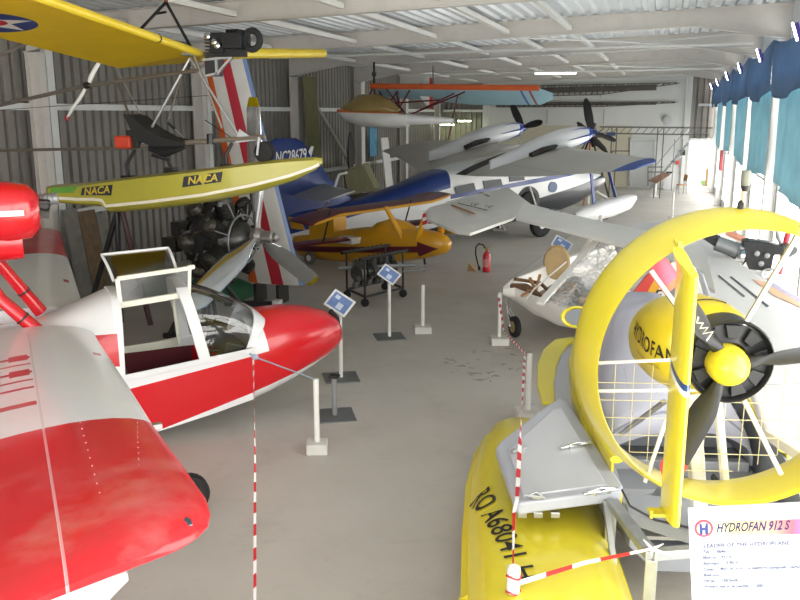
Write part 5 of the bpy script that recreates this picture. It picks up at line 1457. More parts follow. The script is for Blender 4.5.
# ------------------------------------------------------------------ white posts in concrete feet and barrier tape
tape_m = None
def tape_mat(name, scale):
    T = NT(name); b = T.n('ShaderNodeBsdfPrincipled'); at_ = T.n('ShaderNodeUVMap')
    sep = T.n('ShaderNodeSeparateXYZ'); T.l(at_.outputs[0], sep.inputs[0])
    f = T.math('GREATER_THAN', T.math('FRACT', T.math('MULTIPLY', sep.outputs[0], scale)), .5)
    T.l(T.mix(f, 'e6e4e2', 'c22028'), b.inputs['Base Color']); b.inputs['Roughness'].default_value = .5
    T.l(b.outputs[0], T.out.inputs[0]); return T.m
tape_m = tape_mat('red and white barrier tape', 1.0)
def tape(name, lab, pts, w=.035, period=.3, sag=0, knots=()):
    P = [Vector(p) for p in pts]
    # resample
    Q = []
    for a, b in zip(P, P[1:]):
        n = max(2, int((b - a).length / .06))
        for i in range(n):
            t = i / n; q = a.lerp(b, t); q.z -= sag * 4 * t * (1 - t); Q.append(q)
    Q.append(P[-1])
    verts, faces, us_ = [], [], []
    L = 0
    for i, q in enumerate(Q):
        if i: L += (q - Q[i - 1]).length
        d = (Q[min(i + 1, len(Q) - 1)] - Q[max(0, i - 1)]).normalized()
        s = d.cross(Vector((0.2, -1, .1))).normalized(); n = d.cross(s)
        a = L * 1.8; s2 = s * cos(a * .5) + n * sin(a * .5) * .6
        verts += [q - s2 * w / 2, q + s2 * w / 2]; us_.append(L / period)
    for i in range(len(Q) - 1): faces.append((2 * i, 2 * i + 1, 2 * i + 3, 2 * i + 2))
    me = bpy.data.meshes.new(name); me.from_pydata([tuple(v - P[0]) for v in verts], [], faces); me.update()
    uv = me.uv_layers.new(name='UVMap')
    for lp in me.loops: uv.data[lp.index].uv = (us_[lp.vertex_index // 2], 0)
    me.materials.append(tape_m)
    o = bpy.data.objects.new(name, me); COL.objects.link(o); o.location = P[0]
    md = o.modifiers.new('s', 'SOLIDIFY'); md.thickness = .002
    tag(o, lab, 'barrier tape', 'red and white barrier tapes'); return o
def post(base, lab, h=.86, blk_s=(.3, .3, .12), rz=20, base_on=True):
    t = thing('barrier_post', lab, 'post', base, rz, 'white posts in concrete feet')
    m = MB(); m.tube([(0, 0, .04), (0, 0, h)], .032, 10); m.build('pole', M['matt_white'], t)
    m = MB(); m.box((0, 0, blk_s[2] / 2), blk_s); m.build('concrete_foot', M['concrete_block'], t, smooth=0, bevel=.015)
    return t
post((-3.61, 8.34, 0), 'white post in a concrete foot beside the nose of the red flying boat', .88, (.24, .24, .13))
post((-3.94, 13.9, 0), 'white post in a concrete foot on open floor right of the small signs', .86)
post((-2.5, 13.55, 0), 'white post in a concrete foot by the nose wheel of the unfinished white aircraft', .88)
post((-1.48, 10.15, 0), 'white post in a concrete foot behind the yellow float', .86)
npx = spot(514, 566, z=.87)
t = post((npx.x, npx.y, 0), 'white post wrapped with red and white tape standing in front of the yellow float', .87, (.24, .24, .1))
A0 = Vector((-2.53, 13.55, .84)); B0 = Vector((-1.5, 10.1, .84)); N0 = Vector((npx.x, npx.y - .03, .80))
tape('barrier_tape', 'red and white tape between the post by the nose wheel and the next post', [A0, Vector((-2.2, 12.3, .55)), B0], .04, .24)
tape('barrier_tape', 'red and white tape hanging beside the locker down to the wrapped near post', [B0 + Vector((-.03, -.03, 0)), spot(520, 440, z=1.04), spot(517, 500, z=1.05), spot(514, 512, z=1.0), N0], .036, .34)
tape('barrier_tape', 'red and white tape tied from the wrapped near post to the aluminium trestle', [N0 + Vector((.04, 0, -.03)), Vector((-.35, 5.3, .83)), spot(652, 549, z=.97)], .035, .4)
for i, (dz, r) in enumerate(((.76, .036), (.83, .036), (.70, .036))):
    pass
m = MB(); m.tube([(0, 0, .68), (0, 0, .86)], .045, 10); m.build('tape_wrap', M['white'], t)
m = MB()
for z in (.685, .80): m.tube([(.047 * cos(a), .047 * sin(a), z + .01 * sin(2 * a)) for a in [2 * PI * k / 14 for k in range(15)]], .008, 5)
m.build('red_band', M['red'], t)
k0 = spot(652, 549, z=.97)
o = MB()
for dx, dy, dz in ((-.06, .02, .05), (.07, 0, .05), (.12, 0, -.02), (.0, 0, -.05)): o.tube([(0, 0, 0), (dx, dy, dz)], [.012, .004], 5)
kn = o.build('tape_knot', M['white']); kn.location = k0; tag(kn, 'knotted white tape ends tied on the aluminium trestle', 'tape knot')
# left tape, tied to the flying boat's side and running down towards the camera
kn0 = Vector((-3.48, 6.62, 1.63))
kn0 = spot(255, 357, y=7.2)
m = MB(); m.tube([(0, 0, 0), Vector((-3.61, 8.34, .87)) - kn0], .008, 6); m.sphere((0, 0, 0), (.04, .03, .03), 8, 5); m.tube([(0, 0, 0), (-.06, 0, .03)], .012, 5)
rp_ = m.build('barrier_rope', mat('grey blue cord', '8a98a8', .7)); rp_.location = kn0; tag(rp_, 'grey cord from the white post to a knot on the red flying boat', 'rope')
end = spot(255, 640, z=.87)
tape('barrier_tape', 'red and white tape running down from the side of the red flying boat', [kn0 + Vector((-.01, -.02, -.02)), kn0.lerp(end, .5) + Vector((0, 0, -.0)), end], .024, .26)
post((end.x, end.y, 0), 'white post just below the picture edge holding the left hand tape', .87)['label'] = 'white post holding the lower end of the tape from the red flying boat'

# ------------------------------------------------------------------ fire extinguisher with wooden wedge
fe = thing('fire_extinguisher', 'red fire extinguisher with black hose standing on the open floor', 'fire extinguisher', (-4.05, 20.0, 0))
m = MB(); m.lathe((0, 0, 0), (0, 0, 1), [(0, .08), (.02, .095), (.4, .095), (.47, .07), (.5, .035), (.54, .03)], 20); m.build('cylinder', M['red'], fe)
m = MB(); m.box((0, 0, .56), (.06, .05, .05)); m.beam((0, 0, .58), (.1, 0, .63), .02, .015); m.beam((0, 0, .56), (.1, 0, .56), .02, .012); m.build('valve', mat('brass valve', 'b09a4a', .35, .8), fe, smooth=0)
m = MB(); m.tube([(-.03, 0, .56), (-.1, -.01, .66), (-.2, -.02, .68), (-.27, -.03, .6), (-.27, -.04, .42), (-.22, -.04, .22), (-.18, -.03, .08)], .017, 8); m.tube([(-.18, -.03, .12), (-.17, -.03, .03)], .03, 8); m.build('hose', M['rubber'], fe)
m = MB(); m.grid(lambda u, v: (.0965 * sin((u - .5) * 1.6), -.0965 * cos((u - .5) * 1.6), .12 + .2 * v), 8, 2); m.build('instruction_label', mat('pink label', 'd88a8a', .5), fe)
wd = MB(); wd.prism([(-.12, 0, 0), (.1, 0, 0), (-.08, 0, .2)], (0, .12, 0)); w_ = wd.build('wooden_wedge', M['wood'], smooth=0); w_.location = (-4.4, 19.95, 0); tag(w_, 'small wooden wedge on the floor left of the fire extinguisher', 'wedge')
# ------------------------------------------------------------------ unfinished white light aircraft on the right
WL = (-.9, 13.2, 0)
wa = thing('unfinished_light_aircraft', 'white unfinished light aircraft with open nose pod under crumpled plastic and long thin wing', 'aircraft', WL, 0)
def wz(px, py, z): return spot(px, py, z=z) - Vector(WL)
ww = mat('white fabric and gelcoat', 'f0ede6', .5, var=.03, vscale=1.5)
# nose pod: boat shaped open shell
n0 = wz(503, 289, .86)
near = [(503, 289), (515, 300), (535, 309), (560, 318), (585, 325), (612, 332), (645, 345)]
far_ = [(503, 287), (512, 279), (530, 272), (552, 262), (580, 252), (610, 243), (650, 240)]
m = MB(); rings = []
for i, (a, b) in enumerate(zip(near, far_)):
    A1, B1 = wz(*a, .72), wz(*b, .9)
    A1 = wz(a[0], a[1] - 12 if i else a[1], .92); B1 = wz(b[0], b[1], .92)
    c = (A1 + B1) / 2; dep = min(.55, .12 + .16 * i)
    w = (B1 - A1)
    r = []
    for k in range(11):
        t = k / 10; r.append(A1.lerp(B1, .5 - .5 * cos(PI * t)) - Vector((0, 0, dep * sin(PI * t) ** .6)))
    inn = [c + (p - c) * .9 + Vector((0, 0, .02)) for p in r[::-1]]
    inn[0].z = r[-1].z; inn[-1].z = r[0].z
    rings.append(r + inn)
m.loft(rings); m.build('nose_pod', ww, wa, smooth=50)
brown = mat('brown interior clutter', '6e5238', .8, var=.3, vscale=12)
m = MB(); m.prism([wz(x, y, .55) for x, y in ((520, 300), (560, 320), (600, 300), (575, 275), (545, 275))], (0, 0, .03)); m.build('pod_floor', mat('grey pod floor', '77716a', .7, var=.2, vscale=8), wa, smooth=0)
m = MB(); a, b = wz(512, 286, .9), wz(545, 300, .86); m.tube([a, a.lerp(b, .4) + Vector((0, .1, .03)), b], [.05, .09, .05], 8); m.tube([wz(515, 279, .92), wz(540, 283, .8), wz(550, 292, .8)], .035, 6); m.build('interior_trim', brown, wa)
m = MB(); 
for p, q in (((530, 278), (540, 300)), ((540, 275), (533, 302)), ((528, 290), (548, 296)), ((522, 296), (542, 283))):
    m.beam(wz(*p, .95), wz(*q, .8), .05, .03)
m.build('wooden_frame', mat('varnished spruce', 'b88452', .5, var=.2, vscale=8), wa, smooth=0)
# windscreen posts and sheet
m = MB(); m.tube([wz(527, 299, .95), wz(534, 289, 1.05), wz(566, 262, 1.3)], .014, 6); m.build('windscreen_tube', M['matt_white'], wa)
m = MB(); m.beam(wz(540, 304, .92), wz(606, 230, 1.75), .13, .05); m.build('windscreen_post', ww, wa, smooth=0, bevel=.015)
m = MB(); m.beam(wz(576, 262, 1.25), wz(598, 228, 1.7), .08, .05); m.build('windscreen_post', ww, wa, smooth=0, bevel=.015)
m = MB(); m.tube([wz(510, 279, .92), wz(556, 246, 1.3), wz(585, 224, 1.75)], .006, 5); m.build('stay_wire', M['grey_metal'], wa)
# crumpled plastic film over the cockpit
T = NT('crumpled clear plastic film'); 
tr = T.n('ShaderNodeBsdfTransparent'); gl = T.n('ShaderNodeBsdfPrincipled'); gl.inputs['Base Color'].default_value = (.75, .75, .77, 1); gl.inputs['Roughness'].default_value = .12; gl.inputs['Specular IOR Level'].default_value = .9
bp = T.n('ShaderNodeBump'); bp.inputs['Strength'].default_value = 1.0; bp.inputs['Distance'].default_value = .12
nz = T.noise(6, 6, .6, dist=1.5); T.l(nz, bp.inputs['Height']); T.l(bp.outputs[0], gl.inputs['Normal'])
mx = T.n('ShaderNodeMixShader'); T.l(T.ramp(T.noise(5, 5, .6, dist=1.0), [(.40, (.15,) * 3), (.58, (.75,) * 3)]), mx.inputs[0]); T.l(tr.outputs[0], mx.inputs[1]); T.l(gl.outputs[0], mx.inputs[2]); T.l(mx.outputs[0], T.out.inputs[0])
q00, q10, q11, q01 = wz(545, 303, .98), wz(606, 229, 1.74), wz(665, 236, 1.74), wz(625, 330, .98)
rr_ = random.Random(5)
def film(u, v):
    p = q00.lerp(q10, v).lerp(q01.lerp(q11, v), u)
    k = .10 * sin(9 * u + 5 * v + 2 * sin(7 * v)) * sin(11 * v + 2) + .05 * sin(23 * u - 13 * v)
    return p + Vector((.3, -.2, .8)) * (k * (.3 + sin(PI * u)) * .8)
m = MB(); m.grid(film, 40, 40); m.build('plastic_sheet', T.m, wa, smooth=60)
for p, q, z0, z1, w in (((586, 300), (610, 282), .95, 1.0, .2), ((560, 300), (572, 285), .9, .95, .15)):
    m = MB(); m.beam(wz(*p, z0), wz(*q, z1), w, .08); m.build('cardboard_box', mat('tan card', 'ac8c66', .8) if 'tan card' not in bpy.data.materials else bpy.data.materials['tan card'], wa, smooth=0)
# seat back standing up
m = MB(); c = wz(556, 268, .9); 
m.loft([[(c.x + .32 * k_ * cos(a) * .8, c.y + .04 + .06 * math.copysign(1, sin(a)) * 0 + y_, c.z + .1 + .34 * k_ * sin(a)) for a in [2 * PI * j / 18 for j in range(18)]] for y_, k_ in ((-.04, .9), (0, 1), (.05, 1), (.08, .9))])
m.build('seat_back', mat('tan moulded seat', 'b59a6c', .6, var=.1), wa, smooth=50)
# nose wheel
c = spot(515, 315, y=14.0) - Vector(WL)
m = MB(); m.wheel((c.x, c.y, .2), (.8, .6, 0), .19, .09, .5); w_ = m.build('nose_wheel', M['rubber'], wa)
m = MB(); m.lathe((c.x, c.y, .2), (.8, .6, 0), [(-.05, .1), (.05, .1)], 14); m.build('wheel_hub', mat('gold hub', 'a89868', .4, .5), w_)
m = MB(); m.tube([(c.x - .08, c.y, .2), (c.x - .15, c.y + .05, .55), (c.x - .1, c.y, .8)], .025, 6); m.tube([(c.x + .08, c.y, .25), (c.x - .1, c.y, .5)], .02, 6); m.build('nose_leg', M['chrome'], wa)
# left wing: slender, widening into the outer panel with slotted flaps
m = MB()
def slab(m, poly, t): m.prism(poly, (0, 0, -t))
Z = 1.82
sec = [((526, 203), (516, 218)), ((570, 214), (562, 229)), ((605, 222), (600, 239)), ((650, 231), (650, 252)), ((700, 243), (715, 290))]
rings = []
for i, (a, b) in enumerate(sec):
    A1, B1 = wz(*a, Z), wz(*b, Z - .02 - .04 * i)
    rings.append([A1, A1.lerp(B1, .3) + Vector((0, 0, .07)), A1.lerp(B1, .7) + Vector((0, 0, .06)), B1, B1 - Vector((0, 0, .05)), A1.lerp(B1, .5) - Vector((0, 0, .08)), A1 - Vector((0, 0, .04))])
m.loft(rings); m.build('wing', ww, wa, smooth=60)
outer = [(425, 211), (430, 207), (508, 187), (531, 204), (512, 218), (470, 233), (456, 231), (428, 219)]
m = MB()
zz = [1.62, 1.64, 1.80, 1.82, 1.80, 1.66, 1.64, 1.60]
pts = [wz(x, y, z) for (x, y), z in zip(outer, zz)]
m.add(pts + [p - Vector((0, 0, .06)) for p in pts], [list(range(8)), list(range(15, 7, -1))] + [(i, i + 8, (i + 1) % 8 + 8, (i + 1) % 8) for i in range(8)])
op = m.build('outer_panel', ww, wa, smooth=0, bevel=.01)
org = mat('orange brown slot', 'b0683a', .6)
for p, q, w, mt in (((452, 206), (475, 215), .05, org), ((480, 193), (489, 197), .05, org), ((446, 203), (500, 189), .012, M['grey_metal']), ((458, 204), (487, 211), .01, M['grey_metal'])):
    a, b = wz(*p, 1.69), wz(*q, 1.74); m = MB(); m.beam(a + Vector((0, 0, .02)), b + Vector((0, 0, .02)), w, .02); m.build('slot', mt, op, smooth=0)
for x, y in ((474, 206), (488, 208), (552, 212), (558, 213)):
    p = wz(x, y, 1.82); m = MB(); m.box(p + Vector((0, 0, .04)), (.12, .05, .04), (0, 0, .4)); m.tube([p, p + Vector((.12, -.05, .06))], .01, 5); m.build('hinge_fitting', M['grey_metal'], op, smooth=0)
rw_m = mat('red white hatch', 'dedede', .5, paint=[])
a = wz(426, 213, 1.6)
m = MB(); m.box((a.x - .01, a.y - .02, a.z - .14), (.12, .03, .38)); tp = m.build('warning_tape', rw_m, op, smooth=0)
for k in range(2):
    m = MB(); m.prism([(a.x - .07, a.y - .04, a.z - .02 - .17 * k), (a.x + .05, a.y - .04, a.z + .03 - .17 * k), (a.x + .05, a.y - .04, a.z - .06 - .17 * k), (a.x - .07, a.y - .04, a.z - .11 - .17 * k)], (0, .01, 0)); m.build('red_stripe', M['red'], op, smooth=0)
m = MB(); m.tube([wz(465, 226, 1.6), (wz(465, 226, 1.6).x, wz(465, 226, 1.6).y, .02)], .0, 4)
# broad grey white wing on the right with stripes at its edge
wg = mat('pale grey wing skin', 'dedad6', .4, coat=.15, var=.03, vscale=1.2)
poly = [(612, 236), (640, 222), (668, 221), (702, 236), (760, 276), (806, 304), (812, 460), (765, 430), (740, 360), (705, 322), (668, 300), (630, 285)]
zs = [1.45] * 12
pts = [wz(x, y, 1.42) for x, y in poly]
m = MB(); n = len(pts)
m.add(pts + [p - Vector((0, 0, .09)) for p in pts], [list(range(n)), list(range(2 * n - 1, n - 1, -1))] + [(i, i + n, (i + 1) % n + n, (i + 1) % n) for i in range(n)])
rwing = m.build('broad_wing', wg, wa, smooth=0, bevel=.03)
def on(px, py, h=.006): return wz(px, py, 1.42 + h)
def strip(pl, mt, nm):
    m = MB(); m.prism([on(*p) for p in pl], (0, 0, .003)); m.build(nm, mt, rwing, smooth=0)
strip([(752, 279), (764, 282), (800, 303), (806, 310), (775, 296)], mat('faded orange stripe', 'd9a884', .5), 'wing_stripe')
strip([(764, 282), (770, 281), (806, 302), (806, 307)], mat('faded violet stripe', 'a8a0b8', .5), 'wing_stripe')
strip([(730, 277), (731, 276), (769, 306), (767, 307)], mat('dark slot', '4a4c50', .6), 'airbrake_slot')
strip([(718, 276), (719, 275), (745, 296), (744, 297)], bpy.data.materials['dark slot'], 'airbrake_slot')
strip([(694, 263), (703, 272), (694, 272)], bpy.data.materials['dark slot'], 'wing_marking')
# tail fin with letters, striped orange and red
Yf = 10.8
def tf(px, py): return spot(px, py, y=Yf) - Vector(WL)
fp = [tf(x, y) for x, y in ((607, 336), (622, 306), (645, 277), (662, 263), (684, 261), (703, 273), (712, 300), (712, 345))]
def bl2(p, q, side):
    p, q = tf(*p), tf(*q); return lineh(p, q, side)
finm = mat('white fin with orange and red bands', 'd9d8d2', .4, coat=.1, var=.02, paint=[
    ('dca32c', [bl2((644, 320), (672, 262), -1)]), ('c8423a', [bl2((631, 322), (664, 262), -1)]), ('8a8c90', [bl2((694, 262), (705, 300), 1)]) ])
m = MB(); m.prism(fp, (0, .09, 0)); tfn = m.build('tail_fin', finm, wa, smooth=0, bevel=.02)
text_on('F', .2, plane_fn(tf(656, 296) + Vector((0, -.006, 0)), (1, 0, .12), (0, 0, 1)), M['black_ink'], tfn, 'lettering', .3, .003)
text_on('K', .2, plane_fn(tf(671, 304) + Vector((0, -.006, 0)), (1, 0, .12), (0, 0, 1)), M['black_ink'], tfn, 'lettering', .3, .003)
m = MB(); m.tube([tf(640, 312), tf(660, 300)], .02, 6); m.tube([tf(655, 264), tf(668, 276)], .01, 5); m.build('tail_strut', M['grey_metal'], wa)
# supports of the wing and body
sm_ = M['matt_white']
for p, z1 in (((690, 262), 1.33), ((640, 240), 1.33), ((600, 230), 1.7), ((770, 360), 1.33)):
    a = wz(*p, 1.4); m = MB(); m.tube([(a.x, a.y, .02), (a.x, a.y, z1)], .035, 8); m.box((a.x, a.y, .01), (.4, .4, .02)); m.build('support_post', sm_, wa, smooth=30)
a = wz(600, 300, .6); m = MB(); m.box((a.x, a.y, .22), (.5, .5, .44)); m.build('cradle', M['wood'], wa, smooth=0, bevel=.01)

# ------------------------------------------------------------------ aero engine with red-tipped propeller by the right wall
ep = thing('display_engine', 'dark aero engine with thin red propeller on a white stand by the right hand wall', 'engine', (1.5, 15.2, 0), 0)
def ez(px, py, Y=15.2): return spot(px, py, y=Y) - Vector((1.5, 15.2, 0))
m = MB(); m.beam(ez(704, 235), ez(745, 262), .1, .12); m.box(ez(710, 233), (.24, .12, .07)); m.box(ez(714, 237), (.2, .12, .05)); m.build('mounting_arm', blk, ep, smooth=0, bevel=.01)
m = MB(); m.tube([ez(716, 243), ez(745, 253)], .13, 14); m.build('gearbox_tube', M['grey_metal'], ep)
m = MB(); m.loft([[tuple(ez(x, y0) + Vector((0, -.14, 0))), tuple(ez(x, y1) + Vector((0, -.14, 0))), tuple(ez(x, y1) + Vector((0, .18, 0))), tuple(ez(x, y0) + Vector((0, .18, 0)))] for x, y0, y1 in ((742, 240, 247), (748, 239, 268), (770, 242, 270), (773, 243, 254), (784, 246, 254))]); m.build('engine_block', mat('black engine block', '232426', .45, .3, var=.3, vscale=14), ep, smooth=0, bevel=.02)
m = MB(); m.lathe(ez(741, 254) + Vector((0, -.1, 0)), (-1, -.3, 0), [(0, .16), (.06, .15), (.08, .1), (.09, .02)], 18); m.build('flange', M['chrome'], ep)
for x, y in ((756, 252), (760, 262), (766, 254)):
    m = MB(); m.lathe(ez(x, y) + Vector((0, -.14, 0)), (0, -1, 0), [(0, .05), (.05, .045), (.06, .01)], 10); m.build('engine_boss', M['grey_metal'], ep)
m = MB(); m.lathe(ez(784, 250), (1, 0, 0), [(-.05, .12), (.1, .12), (.2, .05)], 14); m.build('propeller_hub', blk, ep)
redb = mat('dark red blade', '9a1c2c', .4)
for pts in (((784, 250), (787, 238), (790, 226)), ((783, 252), (780, 270), (775, 288)), ((783, 248), (779, 238), (777, 230))):
    m = MB(); rings = []
    for i, q in enumerate(pts):
        c_ = ez(*q); k = (.03, .05, .03)[i]
        rings.append([(c_.x + k * cos(a), c_.y + .015 * sin(a), c_.z) for a in [2 * PI * j / 8 for j in range(8)]])
    m.loft(rings); m.build('propeller_blade', redb if pts[2][0] != 777 else M['grey_metal'], ep, smooth=60)
m = MB(); a = ez(764, 272); m.box((a.x, 0, a.z - .12), (.62, .4, .2)); m.box((a.x, 0, (a.z - .2) / 2), (.5, .36, a.z - .2)); m.build('stand', M['white'], ep, smooth=0, bevel=.03)
m = MB(); c_ = ez(768, 272) + Vector((0, -.22, 0)); m.tube([(c_.x + .12 * cos(a), c_.y, c_.z + .09 * sin(a)) for a in [2 * PI * j / 16 for j in range(17)]], .02, 8); m.build('lifting_ring', M['alu'], ep)
# orange cowling piece behind
m = MB(); m.loft([[tuple(ez(x, y, 16.2) + Vector((0, .1 * cos(a), .06 * sin(a)))) for a in [2 * PI * j / 10 for j in range(10)]] for x, y in ((726, 232), (745, 240))]); m.build('cowling_piece', mat('faded salmon cowling', 'c98a70', .5), ep, smooth=50)

# ------------------------------------------------------------------ camera-like beacon lamp on a mast by the ring top
bc = spot(743, 195, y=6.2)
bt = thing('beacon_mast', 'grey lantern head on a short mast standing on top of the yellow ring', 'lantern', tuple(spot(742, 210, y=5.75)))
def bz(px, py): return spot(px, py, y=5.75) - Vector(spot(742, 210, y=5.75))
m = MB(); m.lathe(bz(745, 189), (0, 0, 1), [(0, .012), (.02, .026), (.05, .03), (.10, .032), (.115, .026), (.12, .005)], 14); m.build('lantern_head', mat('dull green grey glass', '76786c', .4), bt)
m = MB(); m.tube([bz(742, 203), bz(744, 190)], .012, 8); m.build('mast', mat('cream stick', 'c0b090', .6), bt)
m = MB(); m.lathe(bz(745, 188), (0, 0, 1), [(-.02, .015), (.01, .027), (.015, .027)], 12); m.build('lantern_collar', M['black'], bt, smooth=30)
m = MB(); m.tube([bz(740, 210), bz(741, 203), bz(743, 202)], .02, 8); m.build('clamp', M['black'], bt, smooth=30)

# ------------------------------------------------------------------ things along the back of the hall
# skeletal wing frames hung on the white boarding
lat = mat('bare dark wing skeleton', '5a544c', .6, var=.2)
for (x0, y0, x1, y1, h, lab) in ((470, 92, 677, 88, 9.0, 'long bare wing skeleton hung on the white end wall, the upper of two'), (482, 105, 675, 104, 3.6, 'long bare wing skeleton hung on the white end wall, the lower of two')):
    a, b = spot(x0 + 14, y0, y=45.85), spot(x1, y1, y=45.85)
    t = thing('wing_skeleton', lab, 'wing frame', (a.x, a.y, a.z), 0, None)
    L = b - a; hh = h / 17.5
    n = 34
    m = MB(); m.beam((0, 0, hh / 2), (L.x * .62, 0, L.z * .62 + hh / 2), .05, .05); m.beam((L.x * .62, 0, L.z * .62 + hh / 2), (L.x, 0, L.z + hh / 2), .05, .04); m.build('top_spar', lat, t, smooth=0)
    m = MB(); m.beam((0, 0, -hh / 2), (L.x * .62, 0, L.z * .62 - hh / 2), .05, .05); m.beam((L.x * .62, 0, L.z * .62 - hh / 2), (L.x, 0, L.z + hh / 2 - .04), .05, .04); m.build('bottom_spar', lat, t, smooth=0)
    m = MB()
    for k in range(n):
        u = (k + .5) / n; sc = 1 if u < .62 else max(.1, 1 - (u - .62) / .38)
        z0 = L.z * u; top_z = z0 + hh / 2; bot = top_z - hh * sc
        m.beam((L.x * u, 0, bot), (L.x * (u + .012), 0, top_z), .05, .04)
        if k % 2: m.beam((L.x * u, 0, bot), (L.x * (u + .028), 0, top_z - .01), .04, .03)
    m.beam((0, .02, L.z * 0), (L.x * .9, .02, L.z * .9 + hh * .1), .02, hh * .55)
    m.build('rib_lattice', lat, t, smooth=0)
    for u in (.3, .62):
        m = MB(); m.beam((L.x * u, .02, L.z * u - .25), (L.x * u, .02, L.z * u - 1.0 if h < 5 else L.z * u - .4), .03, .03); m.build('hanging_bracket', M['grey_metal'], t, smooth=0)
# steel gantry: lattice truss on legs
def bk(px, py, Y): return spot(px, py, y=Y)
gy = 40.0
g0 = bk(612, 190, gy); 
gt = thing('steel_gantry', 'dark steel lattice gantry on thin legs spanning towards the doorway at the back', 'gantry', (g0.x, gy, 0), 0)
def gz(px, py): return bk(px, py, gy) - Vector((g0.x, gy, 0))
gm = mat('dark gantry steel', '66635f', .5, .4)
for y_ in (0, .5):
    m = MB(); m.beam(gz(600, 127) + Vector((0, y_, 0)), gz(713, 128) + Vector((0, y_, 0)), .06, .06); m.build('top_chord', gm, gt, smooth=0)
    m = MB(); m.beam(gz(606, 133.5) + Vector((0, y_, 0)), gz(709, 135) + Vector((0, y_, 0)), .05, .05); m.build('bottom_chord', gm, gt, smooth=0)
m = MB()
for k in range(14):
    x = 604 + k * 7.6
    m.beam(gz(x, 134), gz(x + 6, 127.5), .03, .03); 
m.build('lattice_bars', gm, gt, smooth=0)
for x in (612, 617, 658, 664):
    a = gz(x, 128); m = MB(); m.beam(a, (a.x, .25, 0.0), .05, .05); m.build('leg', gm, gt, smooth=0)
for p, q in (((612, 151), (630, 151)), ((629, 137), (629, 186)), ((612, 151), (612, 158)), ((648, 150 + 17), (663, 150 + 17)), ((648, 172), (663, 172)), ((648, 167), (648, 186)), ((590, 140), (604, 128))):
    m = MB(); m.beam(gz(*p), gz(*q), .05, .05); m.build('bracing', gm, gt, smooth=0)
m = MB(); a = gz(611, 134); m.box(a, (.4, .1, .16)); m.build('name_sign', mat('blue grey plate', '3c5272', .5), gt, smooth=0)
# metal stair with rail beside the doorway
st_ = thing('metal_stair', 'light grey metal stair with railing in front of the white end wall beside the doorway', 'stair', (bk(670, 188, 44.6).x, 44.6, 0), 0)
def sz(px, py): return bk(px, py, 44.6) - Vector((bk(670, 188, 44.6).x, 44.6, 0))
lg = mat('light grey steel', '8c9092', .5, .3)
a, b = sz(650, 186), sz(688, 143)
for y_ in (-.3, .3):
    m = MB(); m.beam(Vector((a.x, y_, .05)), Vector((b.x, y_, b.z)), .05, .08); m.build('stringer', lg, st_, smooth=0)
    m = MB(); m.beam(Vector((a.x, y_, .95)), Vector((b.x, y_, b.z + .8)), .025, .025); m.build('handrail', lg, st_, smooth=0)
for k in range(9):
    u = (k + .5) / 9; m = MB(); m.box((a.x + (b.x - a.x) * u, 0, b.z * u), (.22, .6, .03)); m.build('tread', lg, st_, smooth=0)
for x in (674, 682):
    q = sz(x, 150); m = MB(); m.beam((q.x, -.3, 0), (q.x, -.3, sz(x, 139).z), .05, .05); m.build('post', lg, st_, smooth=0)
# small panels on the wall, cabinet, bin, chair, tilted board, extinguisher box
def wallthing(name, lab, cat, px, py, Y, w, h, d, mt, group=None):
    p = bk(px, py, Y); m = MB(); m.box((0, 0, 0), (w, d, h)); o = m.build(name, mt, smooth=0, bevel=.005); o.location = p; return tag(o, lab, cat, group)
wallthing('fuse_box', 'small dark fuse box on the end wall left of the doorway', 'fuse box', 683, 152.5, 45.85, .22, .28, .14, M['dark_metal'])
wallthing('wall_notice', 'small white notice with a dark picture on the end wall left of the doorway', 'notice', 682, 157, 45.88, .3, .12, .05, M['white'])
wallthing('fire_notice', 'small round red mark notice low on the end wall left of the doorway', 'notice', 677.5, 162.5, 45.88, .16, .2, .05, mat('red notice', 'c4403a', .5))
wallthing('wall_clock', 'faint round grey clock on the white end wall above the gantry', 'clock', 667, 120, 45.85, .01, .01, .01, M['grey_metal'])
o = bpy.data.objects['wall_clock']; bpy.data.objects.remove(o)
m = MB(); m.lathe((0, 0, 0), (0, -1, 0), [(0, .22), (.06, .22), (.07, .2)], 20); o = m.build('wall_clock', mat('pale clock', 'b8bab8', .5)); o.location = bk(667, 120, 45.9); tag(o, 'faint round grey clock on the white end wall above the gantry', 'clock')
p = bk(720.5, 161, 34); m = MB(); m.box((0, 0, 0), (.1, .45, .75)); o = m.build('fire_hose_box', mat('dark red box', '9c3a40', .5), smooth=0, bevel=.01); o.location = (1.98, 34.6, p.z); tag(o, 'small dark red box high on a white column of the right hand wall', 'fire box')
cb = bk(668, 187, 45.2)
t = thing('white_bin', 'white pedal bin beside the wooden chair at the end wall', 'bin', (bk(669, 186, 45.3).x - .05, 45.2, 0)); 
m = MB(); m.box((0, 0, .4), (.5, .4, .8)); m.build('body', M['white'], t, smooth=0, bevel=.02)
m = MB(); m.box((0, 0, .85), (.3, .3, .08)); m.build('lid', M['black'], t, smooth=0, bevel=.02)
t = thing('wooden_chair', 'small wooden chair standing in front of the end wall left of the doorway', 'chair', (bk(681, 188, 44.0).x, 42.6, 0), 20)
wd2 = mat('warm chair wood', 'a98258', .6)
m = MB(); m.box((0, 0, .45), (.42, .42, .04)); m.build('seat', wd2, t, smooth=0)
m = MB(); m.box((.18, 0, .78), (.04, .42, .3), (0, .15, 0)); m.build('backrest', wd2, t, smooth=0)
for sx, sy in ((-1, -1), (1, -1), (1, 1), (-1, 1)):
    m = MB(); m.beam((.18 * sx, .18 * sy, 0), (.16 * sx, .16 * sy, .45 if sx < 0 else .7), .04, .04); m.build('leg', M['grey_metal'], t, smooth=0)
bb0 = bk(656, 193, 41.5)
t = thing('display_lectern', 'tilted brown display board on a white pole at the back of the hall', 'display board', (bk(655, 193, 41.0).x, 41.0, 0))
